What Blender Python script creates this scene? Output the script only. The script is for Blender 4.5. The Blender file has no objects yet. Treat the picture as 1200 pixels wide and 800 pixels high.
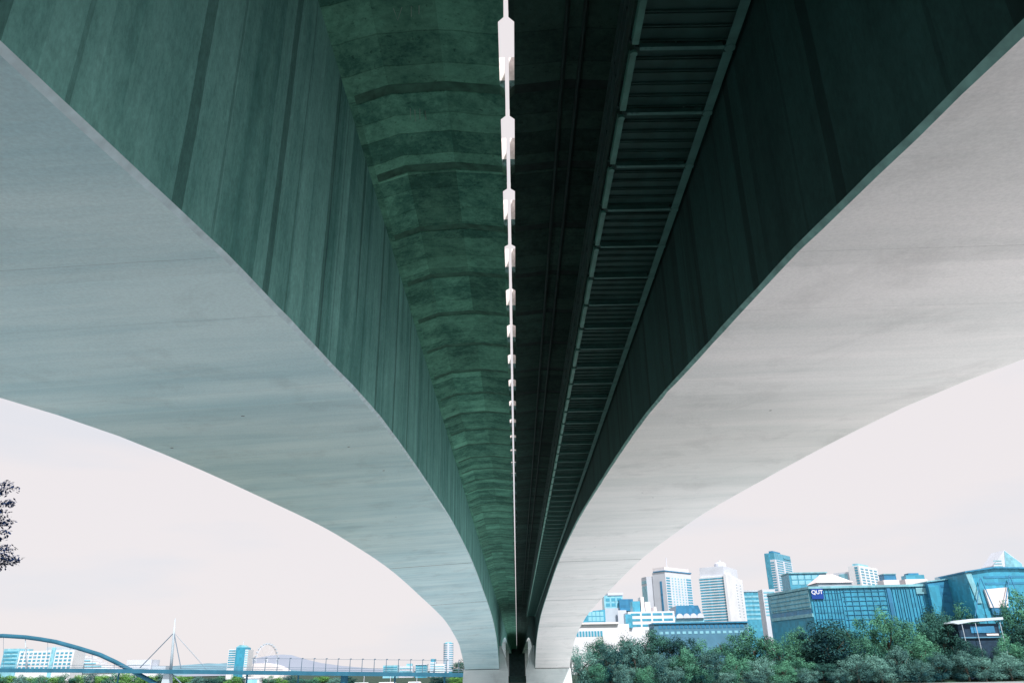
import bpy, bmesh, math, random
from math import sin, cos, tan, atan, atan2, radians, pi, sqrt
from mathutils import Vector, Matrix
random.seed(7)
scene = bpy.context.scene
COL = scene.collection
CZ = 1.6                                  # eye height above the near bank (z = 0)
WATER = CZ - 7.0
# ------------------------------------------------------------------ camera
F, PITCH, ROLL = 900.0, atan(383 / 900), radians(1.0)
def raw_ray(px, py):
    x, y = px - 600, 400 - py
    c, s = cos(ROLL), sin(ROLL)
    x, y = c * x + s * y, -s * x + c * y
    return Vector((x, F * cos(PITCH) - y * sin(PITCH), F * sin(PITCH) + y * cos(PITCH)))
_v = raw_ray(606, 783)
YAW = atan2(-_v.x, _v.y)
def yawed(d):
    c, s = cos(YAW), sin(YAW)
    return Vector((c * d.x + s * d.y, -s * d.x + c * d.y, d.z))
def ray(px, py): return yawed(raw_ray(px, py))
def at(px, py, Y):
    d = ray(px, py); d = d * (Y / d.y)
    return Vector((d.x, d.y, d.z + CZ))
R_ = Vector((1, 0, 0)); U_ = Vector((0, -sin(PITCH), cos(PITCH))); Fw = Vector((0, cos(PITCH), sin(PITCH)))
cx = yawed(R_ * cos(ROLL) - U_ * sin(ROLL)); cy = yawed(R_ * sin(ROLL) + U_ * cos(ROLL)); cz = -yawed(Fw)
cam = bpy.data.cameras.new('camera'); cam.sensor_width = 36; cam.lens = F / 1200 * 36
cam.clip_start = 0.1; cam.clip_end = 20000
co = bpy.data.objects.new('camera', cam); COL.objects.link(co); scene.camera = co
co.matrix_world = Matrix(((cx.x, cy.x, cz.x, 0), (cx.y, cy.y, cz.y, 0), (cx.z, cy.z, cz.z, CZ), (0, 0, 0, 1)))

# ------------------------------------------------------------------ mesh helpers
class MB:
    def __init__(self): self.v = []; self.f = []; self.m = []; self.tone = []
    def quad(self, pts, mi=0):
        n = len(self.v); self.v += [tuple(p) for p in pts]; self.f.append(tuple(range(n, n + len(pts)))); self.m.append(mi)
    def box(self, x0, x1, y0, y1, z0, z1, mi=0):
        n = len(self.v)
        self.v += [(x, y, z) for z in (z0, z1) for y in (y0, y1) for x in (x0, x1)]
        for q in ((0, 2, 3, 1), (4, 5, 7, 6), (0, 1, 5, 4), (2, 6, 7, 3), (0, 4, 6, 2), (1, 3, 7, 5)):
            self.f.append(tuple(n + i for i in q)); self.m.append(mi)
        return self
    def prism(self, poly, y0, y1, mi=0, ax='y'):
        """closed polygon in (x,z) extruded along y (or polygon in (x,y) along z)"""
        n = len(self.v); k = len(poly)
        for t in (y0, y1):
            for a, b in poly: self.v.append((a, t, b) if ax == 'y' else (a, b, t) if ax == 'z' else (t, a, b))
        self.f.append(tuple(n + i for i in range(k))); self.m.append(mi)
        self.f.append(tuple(n + k + i for i in reversed(range(k)))); self.m.append(mi)
        for i in range(k):
            j = (i + 1) % k
            self.f.append((n + i, n + k + i, n + k + j, n + j)); self.m.append(mi)
        return self
    def tube(self, pts, rad, sides=6, mi=0, cap=True):
        pts = [Vector(p) for p in pts]
        rr = rad if isinstance(rad, (list, tuple)) else [rad] * len(pts)
        n = len(self.v)
        for i, p in enumerate(pts):
            d = (pts[min(i + 1, len(pts) - 1)] - pts[max(i - 1, 0)]).normalized()
            a = d.cross(Vector((0, 0, 1)) if abs(d.z) < .9 else Vector((1, 0, 0))).normalized(); b = d.cross(a)
            for k in range(sides):
                t = 2 * pi * k / sides
                self.v.append(tuple(p + (a * cos(t) + b * sin(t)) * rr[i]))
        for i in range(len(pts) - 1):
            for k in range(sides):
                k2 = (k + 1) % sides
                self.f.append((n + i * sides + k, n + i * sides + k2, n + (i + 1) * sides + k2, n + (i + 1) * sides + k)); self.m.append(mi)
        if cap:
            self.f.append(tuple(n + k for k in reversed(range(sides)))); self.m.append(mi)
            e = n + (len(pts) - 1) * sides
            self.f.append(tuple(e + k for k in range(sides))); self.m.append(mi)
        return self
    def mesh(self, name, mats, smooth=False, fix=True):
        me = bpy.data.meshes.new(name); me.from_pydata(self.v, [], self.f); me.update()
        for m in (mats if isinstance(mats, (list, tuple)) else [mats]): me.materials.append(m)
        for p, mi in zip(me.polygons, self.m): p.material_index = mi; p.use_smooth = smooth
        if self.tone:
            at_ = me.attributes.new('tone', 'FLOAT', 'FACE'); at_.data.foreach_set('value', self.tone)
        if fix:
            bm = bmesh.new(); bm.from_mesh(me); bmesh.ops.recalc_face_normals(bm, faces=bm.faces); bm.to_mesh(me); bm.free()
        return me
    def build(self, name, mats, parent=None, smooth=False, fix=True, loc=None):
        o = bpy.data.objects.new(name, self.mesh(name, mats, smooth, fix)); COL.objects.link(o)
        if parent: o.parent = parent
        if loc is not None: o.location = loc
        return o
def link_mesh(name, me, parent=None, loc=(0, 0, 0), rot=(0, 0, 0)):
    o = bpy.data.objects.new(name, me); COL.objects.link(o)
    if parent: o.parent = parent
    o.location = loc; o.rotation_euler = rot
    return o
def tag(o, label=None, cat=None, group=None, kind=None):
    if label: o['label'] = label
    if cat: o['category'] = cat
    if group: o['group'] = group
    if kind: o['kind'] = kind
    return o
def thing(name, label, cat, loc=(0, 0, 0), rz=0, group=None):
    o = bpy.data.objects.new(name, None); COL.objects.link(o); o.empty_display_size = .5
    o.location = loc; o.rotation_euler = (0, 0, rz)
    return tag(o, label, cat, group)

# ------------------------------------------------------------------ material helpers
class NT:
    def __init__(self, name):
        self.mat = bpy.data.materials.new(name); self.mat.use_nodes = True
        self.nt = self.mat.node_tree; self.b = self.nt.nodes['Principled BSDF']
    def n(self, t, **kw):
        nd = self.nt.nodes.new(t)
        for k, v in kw.items(): setattr(nd, k, v)
        return nd
    def l(self, a, b): self.nt.links.new(a, b)
    def coord(self, scale=(1, 1, 1), loc=(0, 0, 0), kind='Object'):
        t = self.n('ShaderNodeTexCoord'); m = self.n('ShaderNodeMapping')
        m.inputs['Scale'].default_value = scale; m.inputs['Location'].default_value = loc
        self.l(t.outputs[kind], m.inputs['Vector']); return m.outputs['Vector']
    def noise(self, vec, scale=1, detail=4, rough=.55, dist=0):
        t = self.n('ShaderNodeTexNoise'); t.inputs['Scale'].default_value = scale; t.inputs['Detail'].default_value = detail
        t.inputs['Roughness'].default_value = rough; t.inputs['Distortion'].default_value = dist
        self.l(vec, t.inputs['Vector']); return t.outputs['Fac']
    def math(self, op, a, b=None, c=None, clamp=False):
        m = self.n('ShaderNodeMath', operation=op); m.use_clamp = clamp
        for i, x in enumerate((a, b, c)):
            if x is None: continue
            if isinstance(x, (int, float)): m.inputs[i].default_value = x
            else: self.l(x, m.inputs[i])
        return m.outputs[0]
    def ramp(self, fac, stops, interp='LINEAR'):
        r = self.n('ShaderNodeValToRGB'); r.color_ramp.interpolation = interp
        e = r.color_ramp.elements
        while len(e) < len(stops): e.new(.5)
        for el, (p, c) in zip(e, stops):
            el.position = p; el.color = (c, c, c, 1) if isinstance(c, (int, float)) else (*c, 1)
        self.l(fac, r.inputs['Fac']); return r.outputs['Color']
    def mul(self, colA, colB, fac=1.0, mode='MULTIPLY'):
        m = self.n('ShaderNodeMix', data_type='RGBA', blend_type=mode)
        if isinstance(fac, (int, float)): m.inputs['Factor'].default_value = fac
        else: self.l(fac, m.inputs['Factor'])
        for s, x in ((m.inputs['A'], colA), (m.inputs['B'], colB)):
            if isinstance(x, tuple): s.default_value = (*x, 1)
            else: self.l(x, s)
        return m.outputs['Result']
    def finish(self, col, rough=.85, bump=None, bs=.3, bd=.02, spec=.3):
        if isinstance(col, tuple): self.b.inputs['Base Color'].default_value = (*col, 1)
        else: self.l(col, self.b.inputs['Base Color'])
        if isinstance(rough, (int, float)): self.b.inputs['Roughness'].default_value = rough
        else: self.l(rough, self.b.inputs['Roughness'])
        self.b.inputs['Specular IOR Level'].default_value = spec
        if bump is not None:
            bn = self.n('ShaderNodeBump'); bn.inputs['Strength'].default_value = bs; bn.inputs['Distance'].default_value = bd
            self.l(bump, bn.inputs['Height']); self.l(bn.outputs['Normal'], self.b.inputs['Normal'])
        return self.mat
def plain(name, c, rough=.7, var=.25, scale=.6, spec=.3, metal=0.0):
    t = NT(name); f = t.noise(t.coord(), scale, 5)
    col = t.ramp(f, [(.3, tuple(x * (1 - var) for x in c)), (.7, tuple(min(1, x * (1 + var * .6)) for x in c))])
    m = t.finish(col, rough, spec=spec); t.b.inputs['Metallic'].default_value = metal
    return m

def sep(t, vec):
    s = t.n('ShaderNodeSeparateXYZ'); t.l(vec, s.inputs[0]); return s.outputs

def soffit_mat(name, base, dark):
    t = NT(name); v = t.coord()
    x, y, z = sep(t, v)
    streak = t.noise(t.coord((.11, .8, .8)), .8, 6, .6, .6)          # long across the girder
    fine = t.noise(t.coord((.35, 7, 7)), 1, 4, .6, .8)
    broad = t.noise(t.coord((.14, .16, .16)), 1, 4)
    grain = t.noise(v, 22, 4, .7)
    f = t.math('ADD', t.math('MULTIPLY', streak, .48), t.math('ADD', t.math('MULTIPLY', fine, .14), t.math('MULTIPLY', broad, .40)))
    col = t.ramp(f, [(.40, dark), (.5, tuple((a + b) / 2 for a, b in zip(base, dark))), (.60, base)])
    col = t.mul(col, t.ramp(grain, [(.35, .90), (.65, 1.03)]), 1)
    # casting joints every few metres: faint hairlines; two real pour joints far out
    def line(pos, w, amount, col):
        wob = t.math('MULTIPLY', t.math('SUBTRACT', streak, .5), .3)
        d = t.math('ABSOLUTE', t.math('SUBTRACT', t.math('ADD', y, wob), pos))
        k = t.math('LESS_THAN', d, w)
        return t.mul(col, (1 - amount,) * 3, k)
    for pos, w, a in ((67.5, .10, .8), (101.5, .15, .8), (136, .14, .45), (8.6, .008, .22), (11.1, .008, .2), (16.2, .010, .16), (24.1, .015, .15), (34.2, .02, .15)):
        col = line(pos, w, a, col)
    pn = t.n('ShaderNodeTexVoronoi', voronoi_dimensions='1D'); pn.inputs['Scale'].default_value = .22; t.l(y, pn.inputs['W'])
    col = t.mul(col, t.ramp(sep(t, pn.outputs['Color'])[0], [(0, .96), (1, 1.03)]), 1)
    stain = t.noise(t.coord((.5, .35, .4)), .9, 7, .68, .4)
    col = t.mul(col, t.ramp(stain, [(.34, .76), (.47, 1.0)]), .5)
    # small dark tie holes
    vo = t.n('ShaderNodeTexVoronoi'); vo.inputs['Scale'].default_value = 1
    t.l(t.coord((.55, .5, .05)), vo.inputs['Vector'])
    hole = t.math('LESS_THAN', vo.outputs['Distance'], .026)
    col = t.mul(col, (.12, .12, .13), hole)
    return t.finish(col, .8, t.math('ADD', fine, t.math('MULTIPLY', grain, .3)), .15, .01, .25)

def web_mat(name, base, dark):
    t = NT(name); v = t.coord(); x, y, z = sep(t, v)
    yw = t.math('ADD', y, t.math('MULTIPLY', t.math('SUBTRACT', t.noise(v, .5, 4), .5), .12))
    s1 = t.n('ShaderNodeTexVoronoi', voronoi_dimensions='1D'); s1.inputs['Scale'].default_value = 1.35; t.l(yw, s1.inputs['W'])
    s2 = t.n('ShaderNodeTexVoronoi', voronoi_dimensions='1D'); s2.inputs['Scale'].default_value = 4.6; t.l(yw, s2.inputs['W'])
    c1 = sep(t, s1.outputs['Color'])[0]; c2 = sep(t, s2.outputs['Color'])[1]
    drip = t.noise(t.coord((1.1, 1.1, .11)), 1.3, 7, .62, .3)
    cloud = t.noise(v, .4, 10, .7)
    grain = t.noise(t.coord((9, 9, 4)), 1.6, 8, .8)
    f = t.math('ADD', t.math('ADD', t.math('MULTIPLY', c1, .17), t.math('MULTIPLY', c2, .07)), t.math('ADD', t.math('MULTIPLY', drip, .42), t.math('MULTIPLY', cloud, .50)))
    col = t.ramp(f, [(.36, dark), (.56, tuple((a + b) / 2 for a, b in zip(base, dark))), (.76, base)])
    col = t.mul(col, t.ramp(grain, [(.34, .73), (.66, 1.17)]), 1)
    # dark stained strip at each cross frame
    fr = t.math('FRACT', t.math('DIVIDE', t.math('ADD', yw, 3.05 * 40 - 7.0), 3.05))
    k = t.math('MULTIPLY', t.math('LESS_THAN', fr, .085), t.math('GREATER_THAN', t.noise(t.coord((.2, .5, .02)), 1, 2), .40))
    col = t.mul(col, (.46, .5, .5), t.math('MULTIPLY', k, .9))
    # faint run-off line beside each strip
    k2 = t.math('LESS_THAN', t.math('ABSOLUTE', t.math('SUBTRACT', fr, .36)), .012)
    col = t.mul(col, (.6, .62, .62), t.math('MULTIPLY', k2, .7))
    return t.finish(col, .85, t.math('ADD', drip, t.math('MULTIPLY', grain, .4)), .2, .01, .2)

def slab_mat(name, base, dark):
    t = NT(name); v = t.coord(); x, y, z = sep(t, v)
    wob = t.math('MULTIPLY', t.math('SUBTRACT', t.noise(t.coord((1.1, .8, 1)), 1, 3), .5), .13)
    yw = t.math('ADD', y, wob)
    s1 = t.n('ShaderNodeTexVoronoi', voronoi_dimensions='1D'); s1.inputs['Scale'].default_value = 1.15; t.l(yw, s1.inputs['W'])
    c1 = sep(t, s1.outputs['Color'])[0]
    cell = t.n('ShaderNodeTexVoronoi'); cell.inputs['Scale'].default_value = 1; t.l(t.coord((.8, .65, .01)), cell.inputs['Vector'])
    cc = sep(t, cell.outputs['Color'])[1]
    cloud = t.noise(v, 1.1, 9, .72)
    mott = t.noise(v, 6, 8, .8)
    f = t.math('ADD', t.math('ADD', t.math('MULTIPLY', c1, .14), t.math('MULTIPLY', cc, .06)), t.math('ADD', t.math('MULTIPLY', cloud, .5), t.math('MULTIPLY', mott, .48)))
    col = t.ramp(f, [(.40, tuple(x * .7 for x in dark)), (.50, dark), (.62, tuple((a * .6 + b * .4) for a, b in zip(base, dark))), (.78, tuple(x * 1.15 for x in base))])
    e = t.n('ShaderNodeTexVoronoi', voronoi_dimensions='1D', feature='DISTANCE_TO_EDGE'); e.inputs['Scale'].default_value = 1.15; t.l(yw, e.inputs['W'])
    col = t.mul(col, (.45, .47, .45), t.math('MULTIPLY', t.math('LESS_THAN', e.outputs['Distance'], .02), .55))
    spots = t.ramp(t.noise(v, 9, 3, .6), [(.62, 1.0), (.7, .45)])
    col = t.mul(col, spots, .8)
    return t.finish(col, .9, t.math('ADD', cloud, t.math('ADD', mott, t.math('MULTIPLY', e.outputs['Distance'], 1.5))), .5, .03, .15)

M = {}
M['soffitL'] = soffit_mat('weathered_soffit_concrete', (.80, .97, .99), (.56, .78, .83))
M['soffitR'] = soffit_mat('pale_soffit_concrete', (.90, .865, .855), (.74, .735, .725))
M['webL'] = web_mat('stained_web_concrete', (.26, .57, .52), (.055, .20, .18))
M['webR'] = web_mat('shade_dark_web_concrete', (.021, .068, .064), (.006, .023, .022))  # right web: its shade is put into the base colour
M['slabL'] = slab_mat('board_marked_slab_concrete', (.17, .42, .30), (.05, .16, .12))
M['slabR'] = slab_mat('shade_dark_slab_concrete', (.035, .075, .06), (.014, .033, .027))  # darker copy of the left slab, shade above the walkway in its colour
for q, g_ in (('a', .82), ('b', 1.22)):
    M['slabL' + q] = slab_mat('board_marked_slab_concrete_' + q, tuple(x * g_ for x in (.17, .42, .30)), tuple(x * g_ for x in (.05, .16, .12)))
    M['slabR' + q] = slab_mat('shade_dark_slab_concrete_' + q, tuple(x * g_ for x in (.035, .075, .06)), tuple(x * g_ for x in (.014, .033, .027)))
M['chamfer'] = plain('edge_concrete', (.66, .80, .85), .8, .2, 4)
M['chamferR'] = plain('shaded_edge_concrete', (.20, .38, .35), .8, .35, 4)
M['post'] = plain('barrier_concrete', (.86, .80, .79), .8, .3, 5)
M['postb'] = plain('marked_shaded_barrier_foot', (.10, .20, .20), .8, .9, 7)  # mottled marks, with the shadow on the foot put into the colour
M['pier'] = soffit_mat('pier_concrete', (.74, .80, .80), (.56, .63, .64))
M['abut'] = plain('shade_dark_abutment_concrete', (.03, .06, .06), .9, .4, .5)  # shade at the far deck end put into the wall colour
M['strip'] = plain('dark_joint_strip', (.012, .025, .022), .9, .4, 4)
M['steel_pale'] = plain('galvanised_rail', (.075, .22, .18), .6, .4, 2, .4)
M['steel'] = plain('dark_walkway_steel', (.06, .17, .15), .6, .35, 2, .4)
M['rail_dark'] = plain('dark_handrail_steel', (.025, .06, .055), .7, .35, 2)
M['pipe'] = plain('black_pipe', (.012, .03, .027), .7, .3, 2)
M['grate'] = plain('walkway_planks', (.025, .075, .065), .7, .4, 1.5, .3)
M['panel'] = plain('walkway_side_mesh', (.015, .04, .035), .7, .3, 2)
M['chalk'] = plain('chalk', (.30, .40, .34), .9, .3, 9)
M['white'] = plain('white_wall', (.74, .76, .80), .7, .12, .08)
M['cream'] = plain('pale_pink_wall', (.78, .73, .74), .7, .1, .1)
M['greyw'] = plain('pale_grey_wall', (.50, .58, .66), .7, .15, .1)
M['lilac'] = plain('hazy_pale_wall', (.62, .66, .74), .7, .1, .1)
def glass(name, c, rough=.25):
    t = NT(name); vo = t.n('ShaderNodeTexVoronoi'); vo.inputs['Scale'].default_value = .6; vo.distance = 'CHEBYCHEV'; vo.inputs['Randomness'].default_value = .35; t.l(t.coord((1, 1, .8)), vo.inputs['Vector'])
    k = sep(t, vo.outputs['Color'])[0]
    n = t.noise(t.coord(), .12, 4)
    f = t.math('ADD', t.math('MULTIPLY', k, .5), t.math('MULTIPLY', n, .5))
    return t.finish(t.ramp(f, [(.25, tuple(x * .82 for x in c)), (.75, tuple(x * 1.18 for x in c))]), rough, spec=.5)
M['glass'] = glass('blue_green_glass', (.07, .33, .47))  # glass and cladding colours lightened to carry distance haze
M['glassd'] = glass('dark_blue_glass', (.04, .21, .38))
M['glassl'] = glass('light_blue_glass', (.24, .54, .66))
M['teal'] = glass('teal_cladding', (.04, .30, .45), .5)
M['teald'] = glass('deep_teal_cladding', (.03, .22, .38), .5)
M['teall'] = glass('pale_teal_cladding', (.20, .46, .54), .5)
M['slate'] = plain('slate_blue_wall', (.09, .24, .36), .6, .2, .15)
M['navy'] = plain('navy_sign', (.01, .06, .32), .5, .1)
M['letter'] = plain('white_letters', (.85, .87, .9), .5, .03)
M['fbsteel'] = plain('blue_grey_bridge_paint', (.03, .13, .20), .7, .2, .3, .15)
M['fbpale'] = plain('pale_mast_paint', (.42, .50, .56), .5, .15, .3)
M['cable'] = plain('cable', (.12, .18, .24), .5, .1)
M['shade'] = plain('shadowed_interior', (.02, .05, .09), .8, .3)

# ------------------------------------------------------------------ world and sun
world = bpy.data.worlds.new("World"); scene.world = world; world.use_nodes = True
nt = world.node_tree; nt.nodes.clear()
SUN = Vector((.26, -.62, .74)).normalized()
EL = math.asin(SUN.z); AZ = atan2(SUN.x, SUN.y)
out = nt.nodes.new('ShaderNodeOutputWorld'); mixs = nt.nodes.new('ShaderNodeMixShader')
sky = nt.nodes.new('ShaderNodeTexSky'); sky.sky_type = 'NISHITA'; sky.sun_disc = False; sky.sun_elevation = EL; sky.sun_rotation = AZ
bg1 = nt.nodes.new('ShaderNodeBackground'); bg1.inputs['Strength'].default_value = .08; nt.links.new(sky.outputs[0], bg1.inputs['Color'])
bg2 = nt.nodes.new('ShaderNodeBackground'); bg2.inputs['Strength'].default_value = 1.0
tc = nt.nodes.new('ShaderNodeTexCoord'); mp = nt.nodes.new('ShaderNodeMapping'); mp.inputs['Scale'].default_value = (1.2, 1.2, 6)
nz = nt.nodes.new('ShaderNodeTexNoise'); nz.inputs['Scale'].default_value = 2.2; nz.inputs['Detail'].default_value = 6
nt.links.new(tc.outputs['Generated'], mp.inputs['Vector']); nt.links.new(mp.outputs['Vector'], nz.inputs['Vector'])
cr = nt.nodes.new('ShaderNodeValToRGB'); nt.links.new(nz.outputs['Fac'], cr.inputs['Fac'])
cr.color_ramp.elements[0].position = .32; cr.color_ramp.elements[0].color = (.82, .82, .87, 1)
cr.color_ramp.elements[1].position = .5; cr.color_ramp.elements[1].color = (.90, .85, .865, 1)
nt.links.new(cr.outputs['Color'], bg2.inputs['Color'])
mixs.inputs[0].default_value = .94
nt.links.new(bg1.outputs[0], mixs.inputs[1]); nt.links.new(bg2.outputs[0], mixs.inputs[2]); nt.links.new(mixs.outputs[0], out.inputs['Surface'])
sl = bpy.data.lights.new('sun', 'SUN'); sl.energy = 5.0; sl.angle = radians(.5); sl.color = (1, .975, .95)
so = bpy.data.objects.new('sun', sl); COL.objects.link(so); so.rotation_euler = SUN.to_track_quat('Z', 'Y').to_euler()
so.location = (0, 0, 80)
scene.view_settings.view_transform = 'Standard'; scene.view_settings.look = 'None'; scene.view_settings.exposure = 0
scene.cycles.max_bounces = 10; scene.cycles.diffuse_bounces = 6; scene.cycles.use_denoising = True
scene.cycles.sample_clamp_indirect = 6

# ------------------------------------------------------------------ ground and water
def smooth(a, b, x):
    t = max(0, min(1, (x - a) / (b - a))); return t * t * (3 - 2 * t)
def ground_z(X, Y):
    near = 22 if X > -16 else 22 + 36 * smooth(-16, -24, X)
    far = 301 + 30 * smooth(0, -40, X)
    bed = WATER - 2.5
    z = bed
    a = 1 - smooth(near, near + 7, Y)
    z = bed + (0 - bed) * a
    if Y > far - 8:
        b = smooth(far - 8, far + 4, Y)
        z = bed + (WATER + .6 - bed) * b + smooth(far, far + 130, Y) * (3.0 if X > 0 else 1.5)
    return z
xs = [-6000, -3000, -1500, -800, -500, -350] + list(range(-300, 301, 12)) + [350, 500, 800, 1500, 3000, 6000]
ys = [-3000, -1000, -400, -150, -80] + list(range(-50, 80, 3)) + list(range(80, 280, 20)) + list(range(280, 360, 3)) + [370, 400, 440, 500, 600, 800, 1200, 2000, 4000, 9000]
g = MB()
for Y in ys:
    for X in xs: g.v.append((X, Y, ground_z(X, Y)))
for j in range(len(ys) - 1):
    for i in range(len(xs) - 1):
        a = j * len(xs) + i; g.f.append((a, a + 1, a + len(xs) + 1, a + len(xs))); g.m.append(0)
t = NT('bank_soil_and_grass')
f = t.noise(t.coord(), .35, 8, .6)
gy = sep(t, t.coord())[1]
far_ = t.math('GREATER_THAN', gy, 250)
M['ground'] = t.finish(t.mul(t.ramp(f, [(.3, (.10, .13, .07)), (.5, (.20, .21, .13)), (.7, (.33, .31, .24))]), t.ramp(f, [(.3, (.008, .03, .025)), (.7, (.04, .08, .05))]), far_, 'MIX'), .95, t.noise(t.coord(), 3, 6), .5, .1)
tag(g.build('ground', M['ground'], fix=False, smooth=True), kind='structure')
w = MB(); w.quad([(-6000, 15, WATER), (6000, 15, WATER), (6000, 420, WATER), (-6000, 420, WATER)])
t = NT('bounce_pale_river_water')
f = t.noise(t.coord((.02, .06, .05)), 1, 4)
M['water'] = t.finish(t.ramp(f, [(.3, (.60, .66, .69)), (.7, (.68, .73, .75))]), .18, t.noise(t.coord((.5, 1.1, 1)), 1.2, 5, .6), .35, .12, .5)  # water made unnaturally pale so it bounces light onto the soffits
tag(w.build('river_water', M['water']), kind='structure')
pth = MB(); pth.quad([(-90, -60, .02), (80, -60, .02), (80, 21, .02), (-90, 21, .02)])  # unseen pale paving, added to bounce sun up to the soffits
t = NT('pale_concrete_paving')
br = t.n('ShaderNodeTexBrick'); br.inputs['Scale'].default_value = .5; br.inputs['Mortar Size'].default_value = .008
br.inputs['Color1'].default_value = (.82, .84, .86, 1); br.inputs['Color2'].default_value = (.78, .80, .82, 1); br.inputs['Mortar'].default_value = (.35, .34, .32, 1)
t.l(t.coord(), br.inputs['Vector'])
M['paving'] = t.finish(t.mul(br.outputs['Color'], t.ramp(t.noise(t.coord(), .8, 6), [(.3, .85), (.7, 1.05)])), .85)
tag(pth.build('bounce_paving', M['paving']), kind='structure')

# ------------------------------------------------------------------ the twin road bridges
PROF = [(-40, 3.3), (-24, .35), (-20, -.4), (-14, 1.5), (-6, 2.75), (0, 3.45), (4.2, 4.08), (7, 4.58), (9.6, 5.0), (13, 5.42), (20, 6.3), (32, 7.15), (48, 7.95), (68, 8.3), (95, 7.9),
        (120, 7.3), (132, 6.6), (141, 5.85), (153, 4.55), (160, 3.05), (165, 1.9), (168.5, .9), (171, 0)]
PROF2 = PROF + [(179, 0), (182, 1.2), (190, 3.3), (205, 5.4), (230, 7.6), (262, 9), (292, 9.4), (560, 9.6)]
YEND = 560
def pz(Y, P=PROF2):
    """smooth (monotone cubic) soffit height above the eye"""
    n = len(P)
    if Y <= P[0][0]: return P[0][1]
    if Y >= P[-1][0]: return P[-1][1]
    i = max(k for k in range(n - 1) if P[k][0] <= Y)
    def slope(k): return (P[k + 1][1] - P[k][1]) / (P[k + 1][0] - P[k][0])
    def tang(k):
        if k == 0: return slope(0)
        if k == n - 1: return slope(n - 2)
        a, b = slope(k - 1), slope(k)
        return 0 if a * b <= 0 else 2 * a * b / (a + b)
    h = P[i + 1][0] - P[i][0]; u = (Y - P[i][0]) / h
    y0, y1, m0, m1 = P[i][1], P[i + 1][1], tang(i) * h, tang(i + 1) * h
    return (2 * u**3 - 3 * u**2 + 1) * y0 + (u**3 - 2 * u**2 + u) * m0 + (-2 * u**3 + 3 * u**2) * y1 + (u**3 - u**2) * m1
YS = []
y = -40
while y < YEND:
    YS.append(y); y += 2.9 if (-20 < y < 60) else (1.0 if 140 < y < 200 else 4.5)
YS.append(YEND)
XI, XO, ZD, CH = 3.64, 10.74, 12.0, .06
SLOT0, PER = 11.92 - 3.05 * 16, 3.05
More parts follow.
